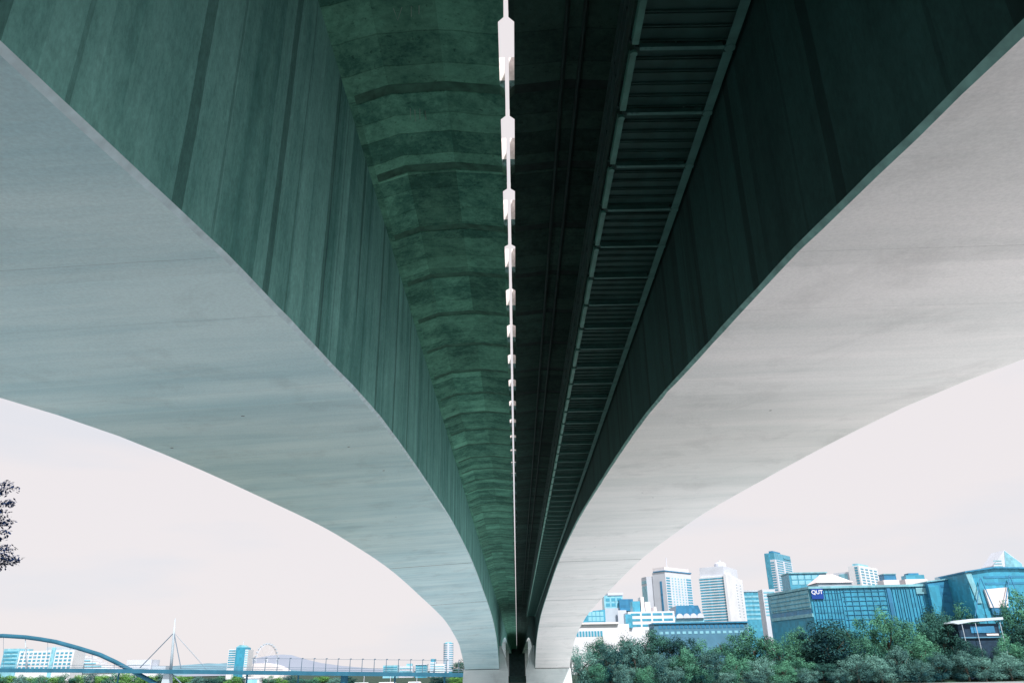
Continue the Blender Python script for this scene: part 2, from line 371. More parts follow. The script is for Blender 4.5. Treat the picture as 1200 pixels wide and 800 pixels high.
def bridge(s, label, web, slab, soff):
    root = thing('road_bridge', label, 'bridge', (0, 0, 0), 0, 'twin concrete road bridges')
    def X(x): return s * x
    # inner web, outer web, soffit, arris
    w1, w2, sf, c1 = MB(), MB(), MB(), MB()
    rj = random.Random(31 + s)
    oin, oout = (.06, -.32) if s < 0 else (0, .11)             # crossfall of the soffit
    fade = lambda Y: 1 - smooth(135, 168, Y) + smooth(184, 215, Y) * .9
    ys = []
    for a, b in zip(YS, YS[1:]):                               # straight form panels, each divided finer near the viewer
        n = 4 if -5 < a < 60 else 2 if a < 168 else 1
        for k in range(n): ys.append((a + (b - a) * k / n, pz(a) + (pz(b) - pz(a)) * k / n))
    ys.append((YS[-1], pz(YS[-1])))
    T = ZD + CZ + .1; rows = []
    for Y, zz in ys:
        zi, zo = zz + CZ + oin * fade(Y), zz + CZ + oout * fade(Y)
        ju, jl = rj.gauss(0, .004), rj.gauss(0, .005)
        rows.append((Y, zi, zo, ju, jl))
    for (a, ia, oa, ua, la), (b, ib, ob, ub, lb) in zip(rows, rows[1:]):
        w1.quad([(X(XI), a, ia + CH + ua), (X(XI), b, ib + CH + ub), (X(XI), b, T), (X(XI), a, T)])
        w2.quad([(X(XO), a, oa), (X(XO), b, ob), (X(XO), b, T), (X(XO), a, T)])
        c1.quad([(X(XI), a, ia + CH + ua), (X(XI), b, ib + CH + ub), (X(XI + CH + lb), b, ib), (X(XI + CH + la), a, ia)])
        for k in range(4):
            f0, f1 = k / 4, (k + 1) / 4
            xa = lambda f, l: XI + CH + l * (1 - f) + (XO - XI - CH) * f
            za = lambda f, i_, o_: i_ + (o_ - i_) * f
            sf.quad([(X(xa(f0, la)), a, za(f0, ia, oa)), (X(xa(f1, la)), a, za(f1, ia, oa)), (X(xa(f1, lb)), b, za(f1, ib, ob)), (X(xa(f0, lb)), b, za(f0, ib, ob))])
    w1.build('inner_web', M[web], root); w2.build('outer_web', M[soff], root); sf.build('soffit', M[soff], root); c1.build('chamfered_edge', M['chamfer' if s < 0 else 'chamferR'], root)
    # deck slab: haunched underside, recessed slots along the inner edge, closed on top
    z = lambda h: ZD + CZ + h
    und = [(XI, -.02), (XI - .16, .0), (2.72, .30), (1.42, .38), (.17, .24)]
    sec = [(X(a), z(b)) for a, b in und] + [(X(.17), z(.52)), (X(13.2), z(.75)), (X(13.2), z(.4)), (X(XO), z(.0)), (X(XO), z(-.02))]
    d = MB(); edges = [-40.0]
    k = SLOT0 + 1.9
    while k < YEND - 4:
        if k > -39: edges += [k, k + .34]
        k += PER
    edges.append(float(YEND))
    for q, (a, b) in enumerate(zip(edges, edges[1:])):
        jz = random.uniform(-.006, .006) if q % 2 == 0 else .018
        d.prism([(p[0], p[1] + (jz if 0 < i < 4 else 0)) for i, p in enumerate(sec)], a, b)
    k = SLOT0
    while k < YEND - 4:                       # tongues of slab that almost close the slot
        a, b = k - .78, k
        d.prism([(X(.17), a - .05), (X(.17), b + .06), (X(.05), b - .07), (X(.05), a + .09)], z(.242), z(.5), ax='z')
        k += PER
    for i in range(len(d.f)):
        c_ = [d.v[j] for j in d.f[i]]
        if len(c_) == 4 and all(p[2] < z(.5) and abs(p[0]) < 3.6 for p in c_): d.m[i] = random.choice((0, 0, 1, 2))
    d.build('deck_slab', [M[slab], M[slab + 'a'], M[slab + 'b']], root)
    # dark stained joint strips across the slab soffit
    st = MB(); pts = [(X(a), z(b + (.008 if 0 < i < 4 else -.0))) for i, (a, b) in enumerate(und)]
    for (p, q) in zip(pts[1:], pts[2:]):
        st.quad([(p[0], .02, p[1]), (q[0], .02, q[1]), (q[0], .32, q[1]), (p[0], .32, p[1])])
    stm = st.mesh('joint_strip', M['strip' if s > 0 else 'stripL']); k = SLOT0 + 1.9
    while k < 168:
        if k > 0: link_mesh('joint_strip', stm, root, (0, k, 0))
        k += PER
    # barrier posts over the tongues
    pm = MB(); pm.prism([(X(.05), -.66), (X(.05), -.02), (X(.30), -.02), (X(.30), -.66)], z(.78), z(1.5), ax='z')
    pm.box(min(X(.30), X(.55)), max(X(.30), X(.55)), -.66, -.02, z(.75), z(1.5))
    pm.prism([(X(.048), -.68), (X(.048), -.0), (X(.29), -.0), (X(.29), -.68)], z(.5), z(.78), 1, ax='z')
    pme = pm.mesh('barrier_post', [M['post'], M['postb']]); k = SLOT0
    k = SLOT0 + 3 * PER; n = 0
    while k < 168 and n < 66:
        link_mesh('barrier_post', pme, root, (0, k, 0)); k += PER; n += 1
    r = MB(); r.box(min(X(.36), X(.6)), max(X(.36), X(.6)), -40, YEND, z(.752), z(2.2)); r.build('unseen_sun_barrier', M['post'], root)  # first box: unseen wall added to keep slot sun off the web
    r = MB(); r.box(min(X(12.7), X(13.1)), max(X(12.7), X(13.1)), -40, YEND, z(.75), z(1.7)); r.build('outer_barrier', M['chamfer'], root)
    # river pier with a broader base and a nib under the deck
    p = MB()
    p.prism([(X(1.95), WATER - 2), (X(11.6), WATER - 2), (X(10.95), CZ - .08), (X(1.78), CZ - .08)], 170.6, 179.4)
    pier = p.build('pier', M['pier'], root)
    nb = MB(); nb.prism([(X(XI), CZ - .08), (X(1.8), CZ - .08), (X(2.35), CZ + 1.8), (X(2.9), CZ + 3.4), (X(3.3), CZ + 4.4), (X(XI), CZ + 4.4)], 170.7, 179.2); nb.build('pier_nib', M['pier'], pier)
    b = MB(); b.box(min(X(XI + .1), X(XO - .1)), max(X(XI + .1), X(XO - .1)), 171.2, 178.8, CZ - .08, CZ + 2); b.build('bearing', M['strip'], pier)
    # near pier on the bank, behind the viewer
    for yy in (312, 436):
        p3 = MB(); p3.box(min(X(XI + .6), X(XO - .6)), max(X(XI + .6), X(XO - .6)), yy, yy + 4, WATER - 2, pz(yy) + CZ + .1); p3.build('land_pier', M['pier'], root)
    p2 = MB(); p2.box(min(X(XI - .3), X(XO + .3)), max(X(XI - .3), X(XO + .3)), -24, -17, -1, CZ - .3); p2.build('pier', M['pier'], root)
    return root
M['stripL'] = plain('stained_joint_strip', (.06, .16, .115), .9, .5, 3)
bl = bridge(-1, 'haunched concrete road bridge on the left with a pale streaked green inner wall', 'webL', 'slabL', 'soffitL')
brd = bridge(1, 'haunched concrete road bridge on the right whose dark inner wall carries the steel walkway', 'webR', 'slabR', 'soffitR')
def chalk(pts, par):
    MB().tube(pts, .009, 4).build('chalk_mark', M['chalk'], par)
def slabpt(px, py):
    d = ray(px, py); zt = ZD + CZ + .33; return Vector((0, 0, CZ)) + d * ((zt - CZ) / d.z)
for L in ([(461, 10), (466, 24), (471, 9)], [(482, 8), (482, 20)], [(491, 7), (491, 17)], [(481, 127), (481, 140)], [(486, 129), (487, 142)], [(492, 128), (492, 140)], [(498, 130), (499, 141)]):
    chalk([slabpt(*q) for q in L], bl)

ab = MB(); ab.box(-14, 14, YEND + .1, YEND + 12, WATER - 2, ZD + CZ + 2.5); ab.box(-15, 15, YEND - 4.6, YEND - 4, WATER - 2, WATER + 5)
tag(ab.build('abutment_wall', M['abut']), 'dark concrete abutment wall closing the far end of both road bridges', 'wall')
cb = MB(); cb.box(-1.9, 1.9, 173, 175.2, CZ - 2.6, CZ - 1.4); cbo = cb.build('cross_beam', M['rail_dark'], brd)
# service pipes under the right slab
for x, lab in ((1.25, 'thin dark service pipe under the right slab, nearer the light slot'), (1.62, 'thin dark service pipe under the right slab, nearer the walkway')):
    o = MB().tube([(x, yy, ZD + CZ + .27) for yy in (-38, 40, 100, 168)], .05, 8).build('service_pipe', M['pipe'])
    tag(o, lab, 'pipe', 'service pipes under the right slab')

# ------------------------------------------------------------------ maintenance walkway
wk = thing('maintenance_walkway', 'steel maintenance walkway of dark ribbed planks hung along the right bridge wall', 'walkway', (0, 0, 0))
WZ, BAY, WX0, WX1 = 8.87 + CZ, 1.535, 1.93, 3.56
Y0 = 9.27 - BAY * 6
NB = 99
def bayobj(name, mb, mat, n=NB, first=0):
    me = mb.mesh(name, mat)
    for i in range(first, n): link_mesh(name, me, wk, (0, Y0 + BAY * i, 0))
b = MB(); b.box(WX0 + .16, WX1 - .16, -.035, .035, WZ + .0, WZ + .012); b.box(WX0 + .16, WX1 - .16, .025, .035, WZ + .012, WZ + .14)
for x in (WX0 + .24, WX0 + .33, WX1 - .28): b.tube([(x, -.0, WZ - .012), (x, -.0, WZ + .0)], .022, 6)
bayobj('cross_beam', b, M['steel'])
b = MB(); b.box(WX0 + .02, WX0 + .12, .16, BAY - .10, WZ - .01, WZ + .0); b.box(WX0 + .02, WX0 + .032, .16, BAY - .10, WZ, WZ + .14)
b.tube([(WX0 + .07, .10, WZ - .02), (WX0 + .07, .10, WZ + .03)], .062, 10)
bayobj('edge_rail', b, M['steel_pale'])
b = MB(); b.box(WX1 - .15, WX1, .09, BAY - .06, WZ - .01, WZ + .0); b.box(WX1 - .012, WX1, .09, BAY - .06, WZ, WZ + .14)
b.tube([(WX1 - .07, 0, WZ - .02), (WX1 - .07, 0, WZ + .03)], .085, 10)
bayobj('wall_rail', b, M['steel'])
b = MB()
for k in range(5):
    y0 = .06 + k * (BAY - .08) / 5; y1 = y0 + (BAY - .08) / 5 - .02
    b.box(WX0 + .10, WX1 - .05, y0, y1, WZ + .145, WZ + .175)
    b.box(WX0 + .10, WX1 - .05, y0, y0 + .02, WZ + .10, WZ + .145); b.box(WX0 + .10, WX1 - .05, y1 - .02, y1, WZ + .11, WZ + .145)
bayobj('plank_panel', b, M['grate'])
b = MB(); b.box(WX0 - .0, WX0 + .06, -.03, .03, WZ + .141, WZ + 1.15)
bayobj('railing_post', b, M['rail_dark'])
YE = Y0 + BAY * NB
b = MB()
for h in (.5, .85, 1.18): b.box(WX0 - .03, WX0 + .03, Y0, YE, WZ + h, WZ + h + .05)
b.build('handrail', M['rail_dark'], wk)
b = MB(); b.box(WX0 - .025, WX0 - .01, Y0, YE, WZ + .16, WZ + .42); b.build('toe_board', M['panel'], wk)
b = MB(); b.box(WX1 - .03, WX1, 0, .06, WZ + .18, ZD + CZ + .1); b.box(WX1, XI, 0, .06, WZ + 1.2, WZ + 1.26)
me = b.mesh('hanger', M['steel'])
for i in range(0, NB, 4): link_mesh('hanger', me, wk, (0, Y0 + BAY * i, 0))

# ------------------------------------------------------------------ trees
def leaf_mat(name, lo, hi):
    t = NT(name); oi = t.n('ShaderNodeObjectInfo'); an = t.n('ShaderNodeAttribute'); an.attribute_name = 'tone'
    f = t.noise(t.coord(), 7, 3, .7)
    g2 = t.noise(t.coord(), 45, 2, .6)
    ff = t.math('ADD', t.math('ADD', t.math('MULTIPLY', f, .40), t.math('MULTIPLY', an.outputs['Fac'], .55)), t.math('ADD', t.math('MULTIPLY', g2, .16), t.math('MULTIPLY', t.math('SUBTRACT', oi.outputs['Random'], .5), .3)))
    return t.finish(t.ramp(ff, [(.30, lo), (.85, hi)]), .7, spec=.08)  # lo and hi put crown shadows and highlights into the leaf colour
M['leaf_dark'] = leaf_mat('dark_fig_leaves', (.003, .024, .036), (.055, .17, .135))
M['leaf_mid'] = leaf_mat('green_leaves', (.004, .040, .050), (.11, .32, .20))
M['leaf_pale'] = leaf_mat('grey_green_mangrove_leaves', (.005, .046, .062), (.16, .34, .29))
M['leaf_lime'] = leaf_mat('bright_green_leaves', (.03, .12, .04), (.17, .38, .10))
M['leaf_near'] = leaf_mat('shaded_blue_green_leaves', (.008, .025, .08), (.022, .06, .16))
M['bark'] = plain('bark', (.10, .09, .075), .9, .4, 3)
def crown_mesh(name, mat, seed, nclump, per, leaf, bottom=.12):
    rnd = random.Random(seed); m = MB()
    def sph():
        while True:
            v = Vector((rnd.uniform(-1, 1), rnd.uniform(-1, 1), rnd.uniform(-1, 1)))
            if .05 < v.length < 1: return v.normalized()
    for c in range(nclump):
        d = sph(); rr = rnd.uniform(.45, 1.0)
        C = Vector((d.x * .40 * rr, d.y * .40 * rr, .50 + d.z * .40 * rr))
        if c % 4 == 0: C.z = rnd.uniform(.08, .35)
        R = rnd.uniform(.085, .19); tone = rnd.random()
        tilt = rnd.uniform(.7, 1.1)
        for k in range(per):
            n = sph(); p = C + Vector((n.x * R, n.y * R, n.z * R * tilt)) * rnd.uniform(.55, 1.08)
            if p.z < .0: p.z = -p.z * .5
            nn = (n + sph() * .35 + Vector((0, 0, .2))).normalized()
            a = nn.cross(sph()).normalized(); b = nn.cross(a); s = leaf * rnd.uniform(.6, 1.3)
            m.quad([p - a * s, p - b * s * .55, p + a * s, p + b * s * .55]); m.tone.append(max(0, min(1, tone * .62 + .45 * p.z + rnd.uniform(-.08, .08))))  # tone paler towards the crown top, daylight from above painted in
    return m.mesh(name, mat, fix=False)
def trunk_mesh(seed):
    rnd = random.Random(seed); m = MB()
    m.tube([(0, 0, -.12), (.01, 0, .1), (.0, .01, .3), (.015, 0, .52)], [.035, .026, .02, .012], 7)
    for k in range(7):
        a = 2 * pi * k / 7 + rnd.random(); h = rnd.uniform(.14, .42); L = rnd.uniform(.18, .33)
        m.tube([(0, 0, h), (cos(a) * L * .5, sin(a) * L * .5, h + .12), (cos(a) * L, sin(a) * L, h + rnd.uniform(.2, .36))], [.013, .009, .004], 5)
    return m.mesh('trunk', M['bark'], True)
TR = [trunk_mesh(i) for i in range(3)]
CR = {}
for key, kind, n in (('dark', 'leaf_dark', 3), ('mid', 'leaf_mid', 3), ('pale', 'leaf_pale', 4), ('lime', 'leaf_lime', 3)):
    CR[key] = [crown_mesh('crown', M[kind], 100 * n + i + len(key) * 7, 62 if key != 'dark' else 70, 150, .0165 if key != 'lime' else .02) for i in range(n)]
def tree(px, py_top, wpx, Y, key, label, base=None, group='trees on the far river bank'):
    top = at(px, py_top, Y); z0 = ground_z(top.x, Y) if base is None else base
    z0 = max(z0, WATER + .1)
    H = (top.z - z0) / .95; W = wpx / 900 * Y * 1.22
    t = thing('tree', label, 'tree', (top.x, Y, z0), random.uniform(0, 6.28), group)
    t.scale = (W, W, H)
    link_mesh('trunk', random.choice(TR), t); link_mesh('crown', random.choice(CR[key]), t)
    return t
# right bank: (px, top, width px, depth, kind, where it stands)
RT = [
 (682, 754, 32, 304, 'pale', 'pale grey-green mangrove tree right beside the bridge pier'),
 (713, 752, 34, 305, 'pale', 'broad pale mangrove tree, second along the shore from the bridge pier'),
 (697, 776, 28, 301, 'mid', 'low green bush tree at the waterline near the pier'),
 (742, 748, 36, 307, 'pale', 'tall pale mangrove tree, third along the shore from the bridge pier'),
 (728, 774, 28, 301, 'pale', 'low pale mangrove in front of the tall pale ones near the pier'),
 (770, 760, 34, 303, 'pale', 'pale mangrove tree below the dark tree under the car park building'),
 (758, 778, 26, 301, 'mid', 'low green shrubby tree at the waterline left of the white tower'),
 (800, 758, 34, 304, 'mid', 'mid green round tree in front of the long low teal block'),
 (790, 777, 28, 301, 'pale', 'small pale shoreline tree under the low teal block'),
 (830, 762, 34, 304, 'pale', 'pale mangrove tree below the white banded tower'),
 (822, 780, 26, 301, 'mid', 'low green bush tree at the waterline below the white tower'),
 (858, 764, 34, 303, 'mid', 'mid green shoreline tree right of the white tower'),
 (850, 781, 26, 301, 'pale', 'small pale tree at the waterline right of the white tower'),
 (888, 767, 32, 303, 'pale', 'pale shoreline tree below the slim dark-topped tower'),
 (880, 783, 24, 301, 'pale', 'low pale bush tree by the water left of the big dark fig'),
 (915, 772, 30, 302, 'mid', 'mid green shoreline tree just left of the big dark fig'),
 (943, 780, 28, 301, 'pale', 'low pale mangrove in front of the big dark fig'),
 (938, 770, 34, 306, 'mid', 'mid green bushy tree at the left foot of the big dark fig'),
 (962, 774, 34, 304, 'dark', 'low dark tree right under the big dark fig'),
 (1000, 762, 36, 303, 'pale', 'broad pale mangrove just right of the big dark fig'),
 (980, 781, 24, 301, 'pale', 'small pale mangrove at the right foot of the big dark fig'),
 (1028, 768, 30, 302, 'pale', 'pale mangrove below the bright green trees'),
 (1048, 756, 34, 305, 'pale', 'tall pale mangrove below the notch of the teal building'),
 (1072, 770, 30, 302, 'pale', 'pale shoreline mangrove left of the pavilion'),
 (1096, 764, 32, 304, 'pale', 'pale tree in front of the dark round tree beside the pavilion'),
 (1128, 762, 34, 303, 'pale', 'pale mangrove in front of the dark pavilion, left one'),
 (1150, 768, 30, 302, 'pale', 'pale mangrove in front of the dark pavilion, middle one'),
 (1178, 764, 34, 303, 'pale', 'pale mangrove in front of the dark pavilion, right one'),
 (1206, 766, 34, 303, 'pale', 'pale mangrove cut by the right edge of the photo'),
 # behind
 (700, 744, 34, 330, 'mid', 'green tree under the white podium beside the pier'),
 (730, 742, 40, 332, 'dark', 'dark green tree below the white podium'),
 (765, 737, 44, 330, 'dark', 'dark tree spreading under the white car park building'),
 (795, 740, 40, 326, 'dark', 'very dark rounded tree in front of the low teal block'),
 (824, 748, 36, 330, 'mid', 'green tree behind the shore below the white tower'),
 (855, 741, 42, 330, 'mid', 'green tree at the right end of the low teal block'),
 (880, 733, 48, 332, 'mid', 'tall green tree in front of the left corner of the signed building'),
 (912, 746, 42, 326, 'mid', 'green tree under the pale left face of the signed building'),
 (930, 732, 36, 335, 'mid', 'green tree touching the facade below the blue sign'),
 (965, 726, 64, 318, 'dark', 'big dark fig tree in front of the signed teal building'),
 (1000, 722, 40, 335, 'mid', 'green tree behind the big dark fig on its right'),
 (968, 738, 54, 328, 'mid', 'green tree filling in right behind the big dark fig'),
 (950, 744, 40, 331, 'dark', 'dark tree behind the big dark fig on its left'),
 (1032, 711, 46, 334, 'mid', 'tallest bright green tree in front of the finned facade'),
 (1058, 719, 40, 336, 'mid', 'green tree right of the tallest green tree'),
 (1085, 706, 44, 345, 'dark', 'bluish dark tree against the right end of the finned facade'),
 (1097, 717, 44, 322, 'dark', 'dark round tree left of the dark pavilion'),
 (1075, 742, 40, 312, 'mid', 'green tree below the dark round tree'),
 (1012, 745, 40, 314, 'mid', 'green tree between the big dark fig and the shore'),
 (1122, 706, 40, 348, 'mid', 'green tree between the teal building and the angled pavilion'),
 (1200, 686, 52, 322, 'mid', 'tall green tree at the right edge of the photo beside the pavilion'),
 (1178, 742, 30, 308, 'mid', 'green tree hiding the right half of the dark pavilion'),
 (1140, 752, 26, 307, 'dark', 'dark tree hiding the foot of the dark pavilion'),
 (1176, 702, 30, 325, 'mid', 'green tree left of the tall one at the right edge of the photo'),
 (1206, 722, 46, 316, 'dark', 'dark tree under the tall one at the right edge of the photo'),
 (1122, 742, 30, 311, 'dark', 'dark bushy tree under the pavilion roof overhang'),
]
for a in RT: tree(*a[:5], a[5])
# left bank, mostly hidden: a low row of tree tops under the footbridge
LK = ['lime', 'mid', 'lime', 'pale', 'lime', 'mid']
px = -14; i = 0
LL = ['bright yellow-green treetop', 'mid green treetop', 'pale green treetop', 'darker green treetop']
while px < 545:
    wpx = random.uniform(17, 27); key = LK[i % 6] if px < 210 else ['mid', 'lime', 'pale', 'dark'][i % 4]
    if not (420 < px < 505):
        top = random.uniform(787.5, 790.5) if px < 205 else random.uniform(789.5, 793.5)
        tree(px, top, wpx, random.uniform(335, 350), key, 'low riverside treetop peeping out under the deck of the footbridge', group='low treetops under the footbridge')
    px += wpx * .62; i += 1
tree(541, 771, 26, 350, 'dark', 'dark green tree rising above the footbridge deck beside the pier on the left', group='trees on the far river bank')
tree(556, 776, 24, 350, 'mid', 'green tree half hidden behind the left pier', group='trees on the far river bank')

# near tree whose twigs reach into the photo at the left edge
nt_ = thing('tree', 'shaded near tree whose dark leafy twigs poke in at the left edge', 'tree', (-33.5, 40, 0))
rnd = random.Random(4)
tk = MB(); tk.tube([(0, 0, -.4), (.1, 0, 2), (.2, .1, 4.5), (.35, 0, 7), (.3, 0, 10)], [.32, .24, .19, .13, .05], 9)
lf = MB()
def spray(tip, r, n, mb=lf):
    for k in range(n):
        p = tip + Vector((rnd.gauss(0, r), rnd.gauss(0, r), rnd.gauss(0, r * .55)))
        a = Vector((rnd.uniform(-1, 1), rnd.uniform(-1, 1), rnd.uniform(-.9, .4))).normalized(); q = a.cross(Vector((rnd.uniform(-1, 1), rnd.uniform(-1, 1), 1))).normalized()
        s = rnd.uniform(.07, .13)
        mb.quad([p, p + a * s * .8 + q * s * .42, p + a * s * 1.8, p + a * s * .8 - q * s * .42])
origin = Vector((-33.5, 40, 0))
tips = []
for (qx, qy) in [(8, 566), (17, 571), (4, 575), (9, 588), (15, 589), (3, 598), (6, 606), (12, 611), (2, 613), (6, 622), (3, 630), (4, 640), (10, 643), (7, 649), (15, 653), (20, 658), (11, 656), (3, 661), (-8, 585), (-10, 615), (-10, 645), (-12, 600)]:
    tips.append((at(qx, qy, 40 + rnd.uniform(-.4, .4)) - origin, 1))
for k in range(46):
    a = rnd.uniform(0, 2 * pi); e = rnd.uniform(-.6, 1.2); R = rnd.uniform(2.2, 3.9)
    tips.append((Vector((cos(a) * cos(e) * R - .3, sin(a) * cos(e) * R, 7.6 + sin(e) * R * .9)), 0))
for tip, fr in tips:
    if not fr and tip.x > 3.4: tip.x = 3.2
    h = max(3.0, min(9, tip.z - rnd.uniform(.8, 1.6))); st = Vector((.25, 0, h))
    mid = (st + tip) * .5 + Vector((0, 0, rnd.uniform(-.1, .35)))
    tk.tube([st, mid, tip], [.05, .028, .007], 5)
    if fr: spray(tip, .15, 26); spray(tip * .93 + mid * .07, .16, 18); spray(tip * .82 + mid * .18, .2, 16)
    else: spray(tip, .45, 70); spray(mid, .4, 30)
tk.build('trunk', M['bark'], nt_, True); lf.build('crown', M['leaf_near'], nt_, fix=False)

# ------------------------------------------------------------------ buildings
BASE = CZ - 8
class Bld:
    """local frame: x runs along the front to the right, y runs back from the front, z up from BASE"""
    def __init__(self, name, label, cat, X, Y, rz=0, group='city buildings beyond the trees'):
        self.r = thing(name, label, cat, (X, Y, BASE), rz, group)
    def box(self, part, x0, x1, y0, y1, z0, z1, mat, parent=None):
        return MB().box(x0, x1, y0, y1, z0, z1).build(part, M[mat], parent or self.r)
    def rep(self, part, mb, mat, locs, rot=0):
        me = mb.mesh(part, M[mat])
        for l in locs: link_mesh(part, me, self.r, l, (0, 0, rot))
    def bands(self, part, face, a0, a1, z0, z1, n, frac, mat, off=0.0, proud=.15):
        h = (z1 - z0) / n
        m = MB()
        if face == 'F': m.box(a0, a1, -proud, -.0 + .05, 0, h * frac)
        elif face == 'R': m.box(-.05, proud, a0, a1, 0, h * frac)
        else: m.box(-proud, .05, a0, a1, 0, h * frac)
        self.rep(part, m, mat, [((off if face != 'F' else 0), (off if face == 'F' else 0), z0 + h * (i + (1 - frac) / 2)) for i in range(n)])
    def grid(self, part, face, a0, a1, z0, z1, nc, nr, fx, fz, mat, off=0.0, proud=.15):
        w, h = (a1 - a0) / nc, (z1 - z0) / nr
        m = MB()
        if face == 'F': m.box(0, w * fx, -proud, .05, 0, h * fz)
        elif face == 'R': m.box(-.05, proud, 0, w * fx, 0, h * fz)
        else: m.box(-proud, .05, 0, w * fx, 0, h * fz)
        L = []
        for i in range(nc):
            for j in range(nr):
                a = a0 + w * (i + (1 - fx) / 2); zz = z0 + h * (j + (1 - fz) / 2)
                L.append((a, off, zz) if face == 'F' else (off, a, zz))
        self.rep(part, m, mat, L)
def flat(name, label, cat, pL, pR, pT, Y, **kw):
    a, b = at(pL, pT, Y), at(pR, pT, Y)
    B = Bld(name, label, cat, a.x, Y, 0, **kw); B.w = b.x - a.x; B.h = (a.z + b.z) / 2 - BASE
    B.s = Y / 900 * .95                       # metres per picture pixel, about
    B.z = lambda py, px=(pL + pR) / 2: at(px, py, Y).z - BASE
    B.x = lambda px, py=pT: at(px, py, Y).x - a.x
    return B
def corner(name, label, cat, pL, pC, pR, pT, Y, th, **kw):
    c = at(pC, pT, Y); dl, dr = ray(pL, pT), ray(pR, pT)
    k = dl.x / dl.y; w = (c.x - k * c.y) / (cos(th) - k * sin(th))     # c - w*(cos,sin)
    k = dr.x / dr.y; d = (k * c.y - c.x) / (-sin(th) - k * cos(th))     # c + d*(-sin,cos)
    B = Bld(name, label, cat, c.x, c.y, th, **kw); B.w, B.d, B.h = w, d, c.z - BASE; B.s = Y / 900 * .95
    B.z = lambda py: at(pC, py, Y).z - BASE
    return B

# --- right skyline
B = flat('office_building', 'curved blue-green glass building low beside the bridge pier', 'building', 672, 709, 714, 470)
MB().prism([(0, 0), (B.w, 0), (B.w, B.h), (B.w * .62, B.h * .985), (B.w * .3, B.z(724)), (B.w * .08, B.z(735))], 0, 18).build('wall', M['glass'], B.r)
B.grid('window', 'F', B.w * .45, B.w * .95, B.z(734), B.z(716), 4, 3, .85, .82, 'glassl')
B = flat('podium_building', 'low white podium with a ribbon of windows next to the pier', 'building', 668, 737, 731, 440)
B.box('wall', 0, B.w, 0, 16, 0, B.h, 'white'); B.box('roof_slab', -1, B.w * .82, -1.5, 12, B.h, B.h + 1, 'cream')
B.grid('window', 'F', 3, B.w * .55, B.z(746), B.z(738), 9, 1, .7, .8, 'glass')
B = flat('stepped_building', 'grey block with stepped blue glass boxes on top left of the car park', 'building', 708, 731, 700, 500)
B.box('wall', 0, B.w * .98, 0, 16, 0, B.z(712), 'greyw'); B.box('glass_box', 0, B.w * .95, 1, 14, B.z(712), B.z(697), 'glassl')
B.box('roof_slab', B.w * .2, B.w * .98, .5, 15, B.z(697), B.z(694), 'lilac')
B.grid('window', 'F', .5, B.w * .9, B.z(711), B.z(699), 3, 2, .7, .6, 'glass', off=1)
B.box('glass_wing', B.x(725), B.x(741), -2, 10, B.z(716), B.z(702), 'glassd'); B.box('stair_tower', B.x(722), B.x(732), -3, -2.1, B.z(737), B.z(715), 'lilac')
B = flat('car_park_building', 'white car park building with dark horizontal window ribbons', 'building', 736, 790, 716, 455)
B.box('wall', 0, B.w, 0, 20, 0, B.h, 'white')
for k in range(3): B.grid('window_band', 'F', 1, B.w - .5, B.z(735 - 6.5 * k), B.z(729.5 - 6.5 * k), 4, 1, .84, .5, 'glass')
B.box('glass_stair', B.x(732), B.x(740), -1.5, 6, B.z(735), B.z(719), 'glass')
for q, (a, c, t_) in enumerate(((743, 752, 703), (753, 757, 698), (758, 764, 704), (768, 771, 710))):
    B.box('rooftop_box', B.x(a), B.x(c), 4, 14, B.h, B.z(t_), ('glass', 'cream', 'white', 'cream')[q])
# tower with blank fin wall
B = corner('office_tower', 'tall tower with a curved left wing, white blank wall and a blue window front', 'tower', 764, 779, 809, 669, 620, radians(-48))
B.box('wall', -B.w, 0, 0, B.d, 0, B.h, 'lilac'); B.box('dark_slot', -B.w * .45, -B.w * .3, -.25, .05, B.z(716), B.z(680), 'glassd')
B.bands('window_band', 'R', .8, B.d * .16, B.z(715), B.z(675), 13, .55, 'glass'); B.bands('window_band', 'R', B.d * .8, B.d * .98, B.z(715), B.z(675), 13, .6, 'glass')
B.grid('window', 'R', B.d * .2, B.d * .78, B.z(715), B.z(675), 5, 13, .38, .5, 'glassl')
B.box('roof_slab', -B.w * .9, .6, -.5, B.d * 1.01, B.h, B.h + .8, 'glassd'); B.box('plant_room', -B.w, -1, 1, B.d * .97, B.h + .8, B.z(663.5), 'cream')
wl = MB(); pts = [(-B.w, 1.5)] + [(-B.w - 11 + 11 * cos(a), 1.5 + 14 * sin(a) + 2) for a in [pi / 2 * k / 6 for k in range(7)][::-1]]
wl.prism([(-B.w + .1, 1), (-B.w - 5, -1.5), (-B.w - 12, 1.5), (-B.w - 17, 7), (-B.w - 18, 14), (-B.w + .1, 14)], 0, B.z(673), ax='z'); wl.build('curved_wing', M['lilac'], B.r)
wl = MB(); wl.prism([(-B.w - 5.1, -1.7), (-B.w - 12.1, 1.3), (-B.w - 17.2, 6.9), (-B.w - 16, 8), (-B.w - 11, 3), (-B.w - 5, 0)], B.z(715), B.z(684), ax='z'); wl.build('wing_glazing', M['glassl'], B.r)
wl = MB(); wl.prism([(-B.w - 5.1, -1.7), (-B.w - 12.1, 1.3), (-B.w - 17.2, 6.9), (-B.w - 16, 8), (-B.w - 11, 3), (-B.w - 5, 0)], B.z(681), B.z(677.5), ax='z'); wl.build('wing_glazing', M['glassl'], B.r)
MB().tube([(-B.w * .3, 8, B.z(664)), (-B.w * .3, 8, B.z(651))], .3, 5).build('antenna', M['lilac'], B.r)
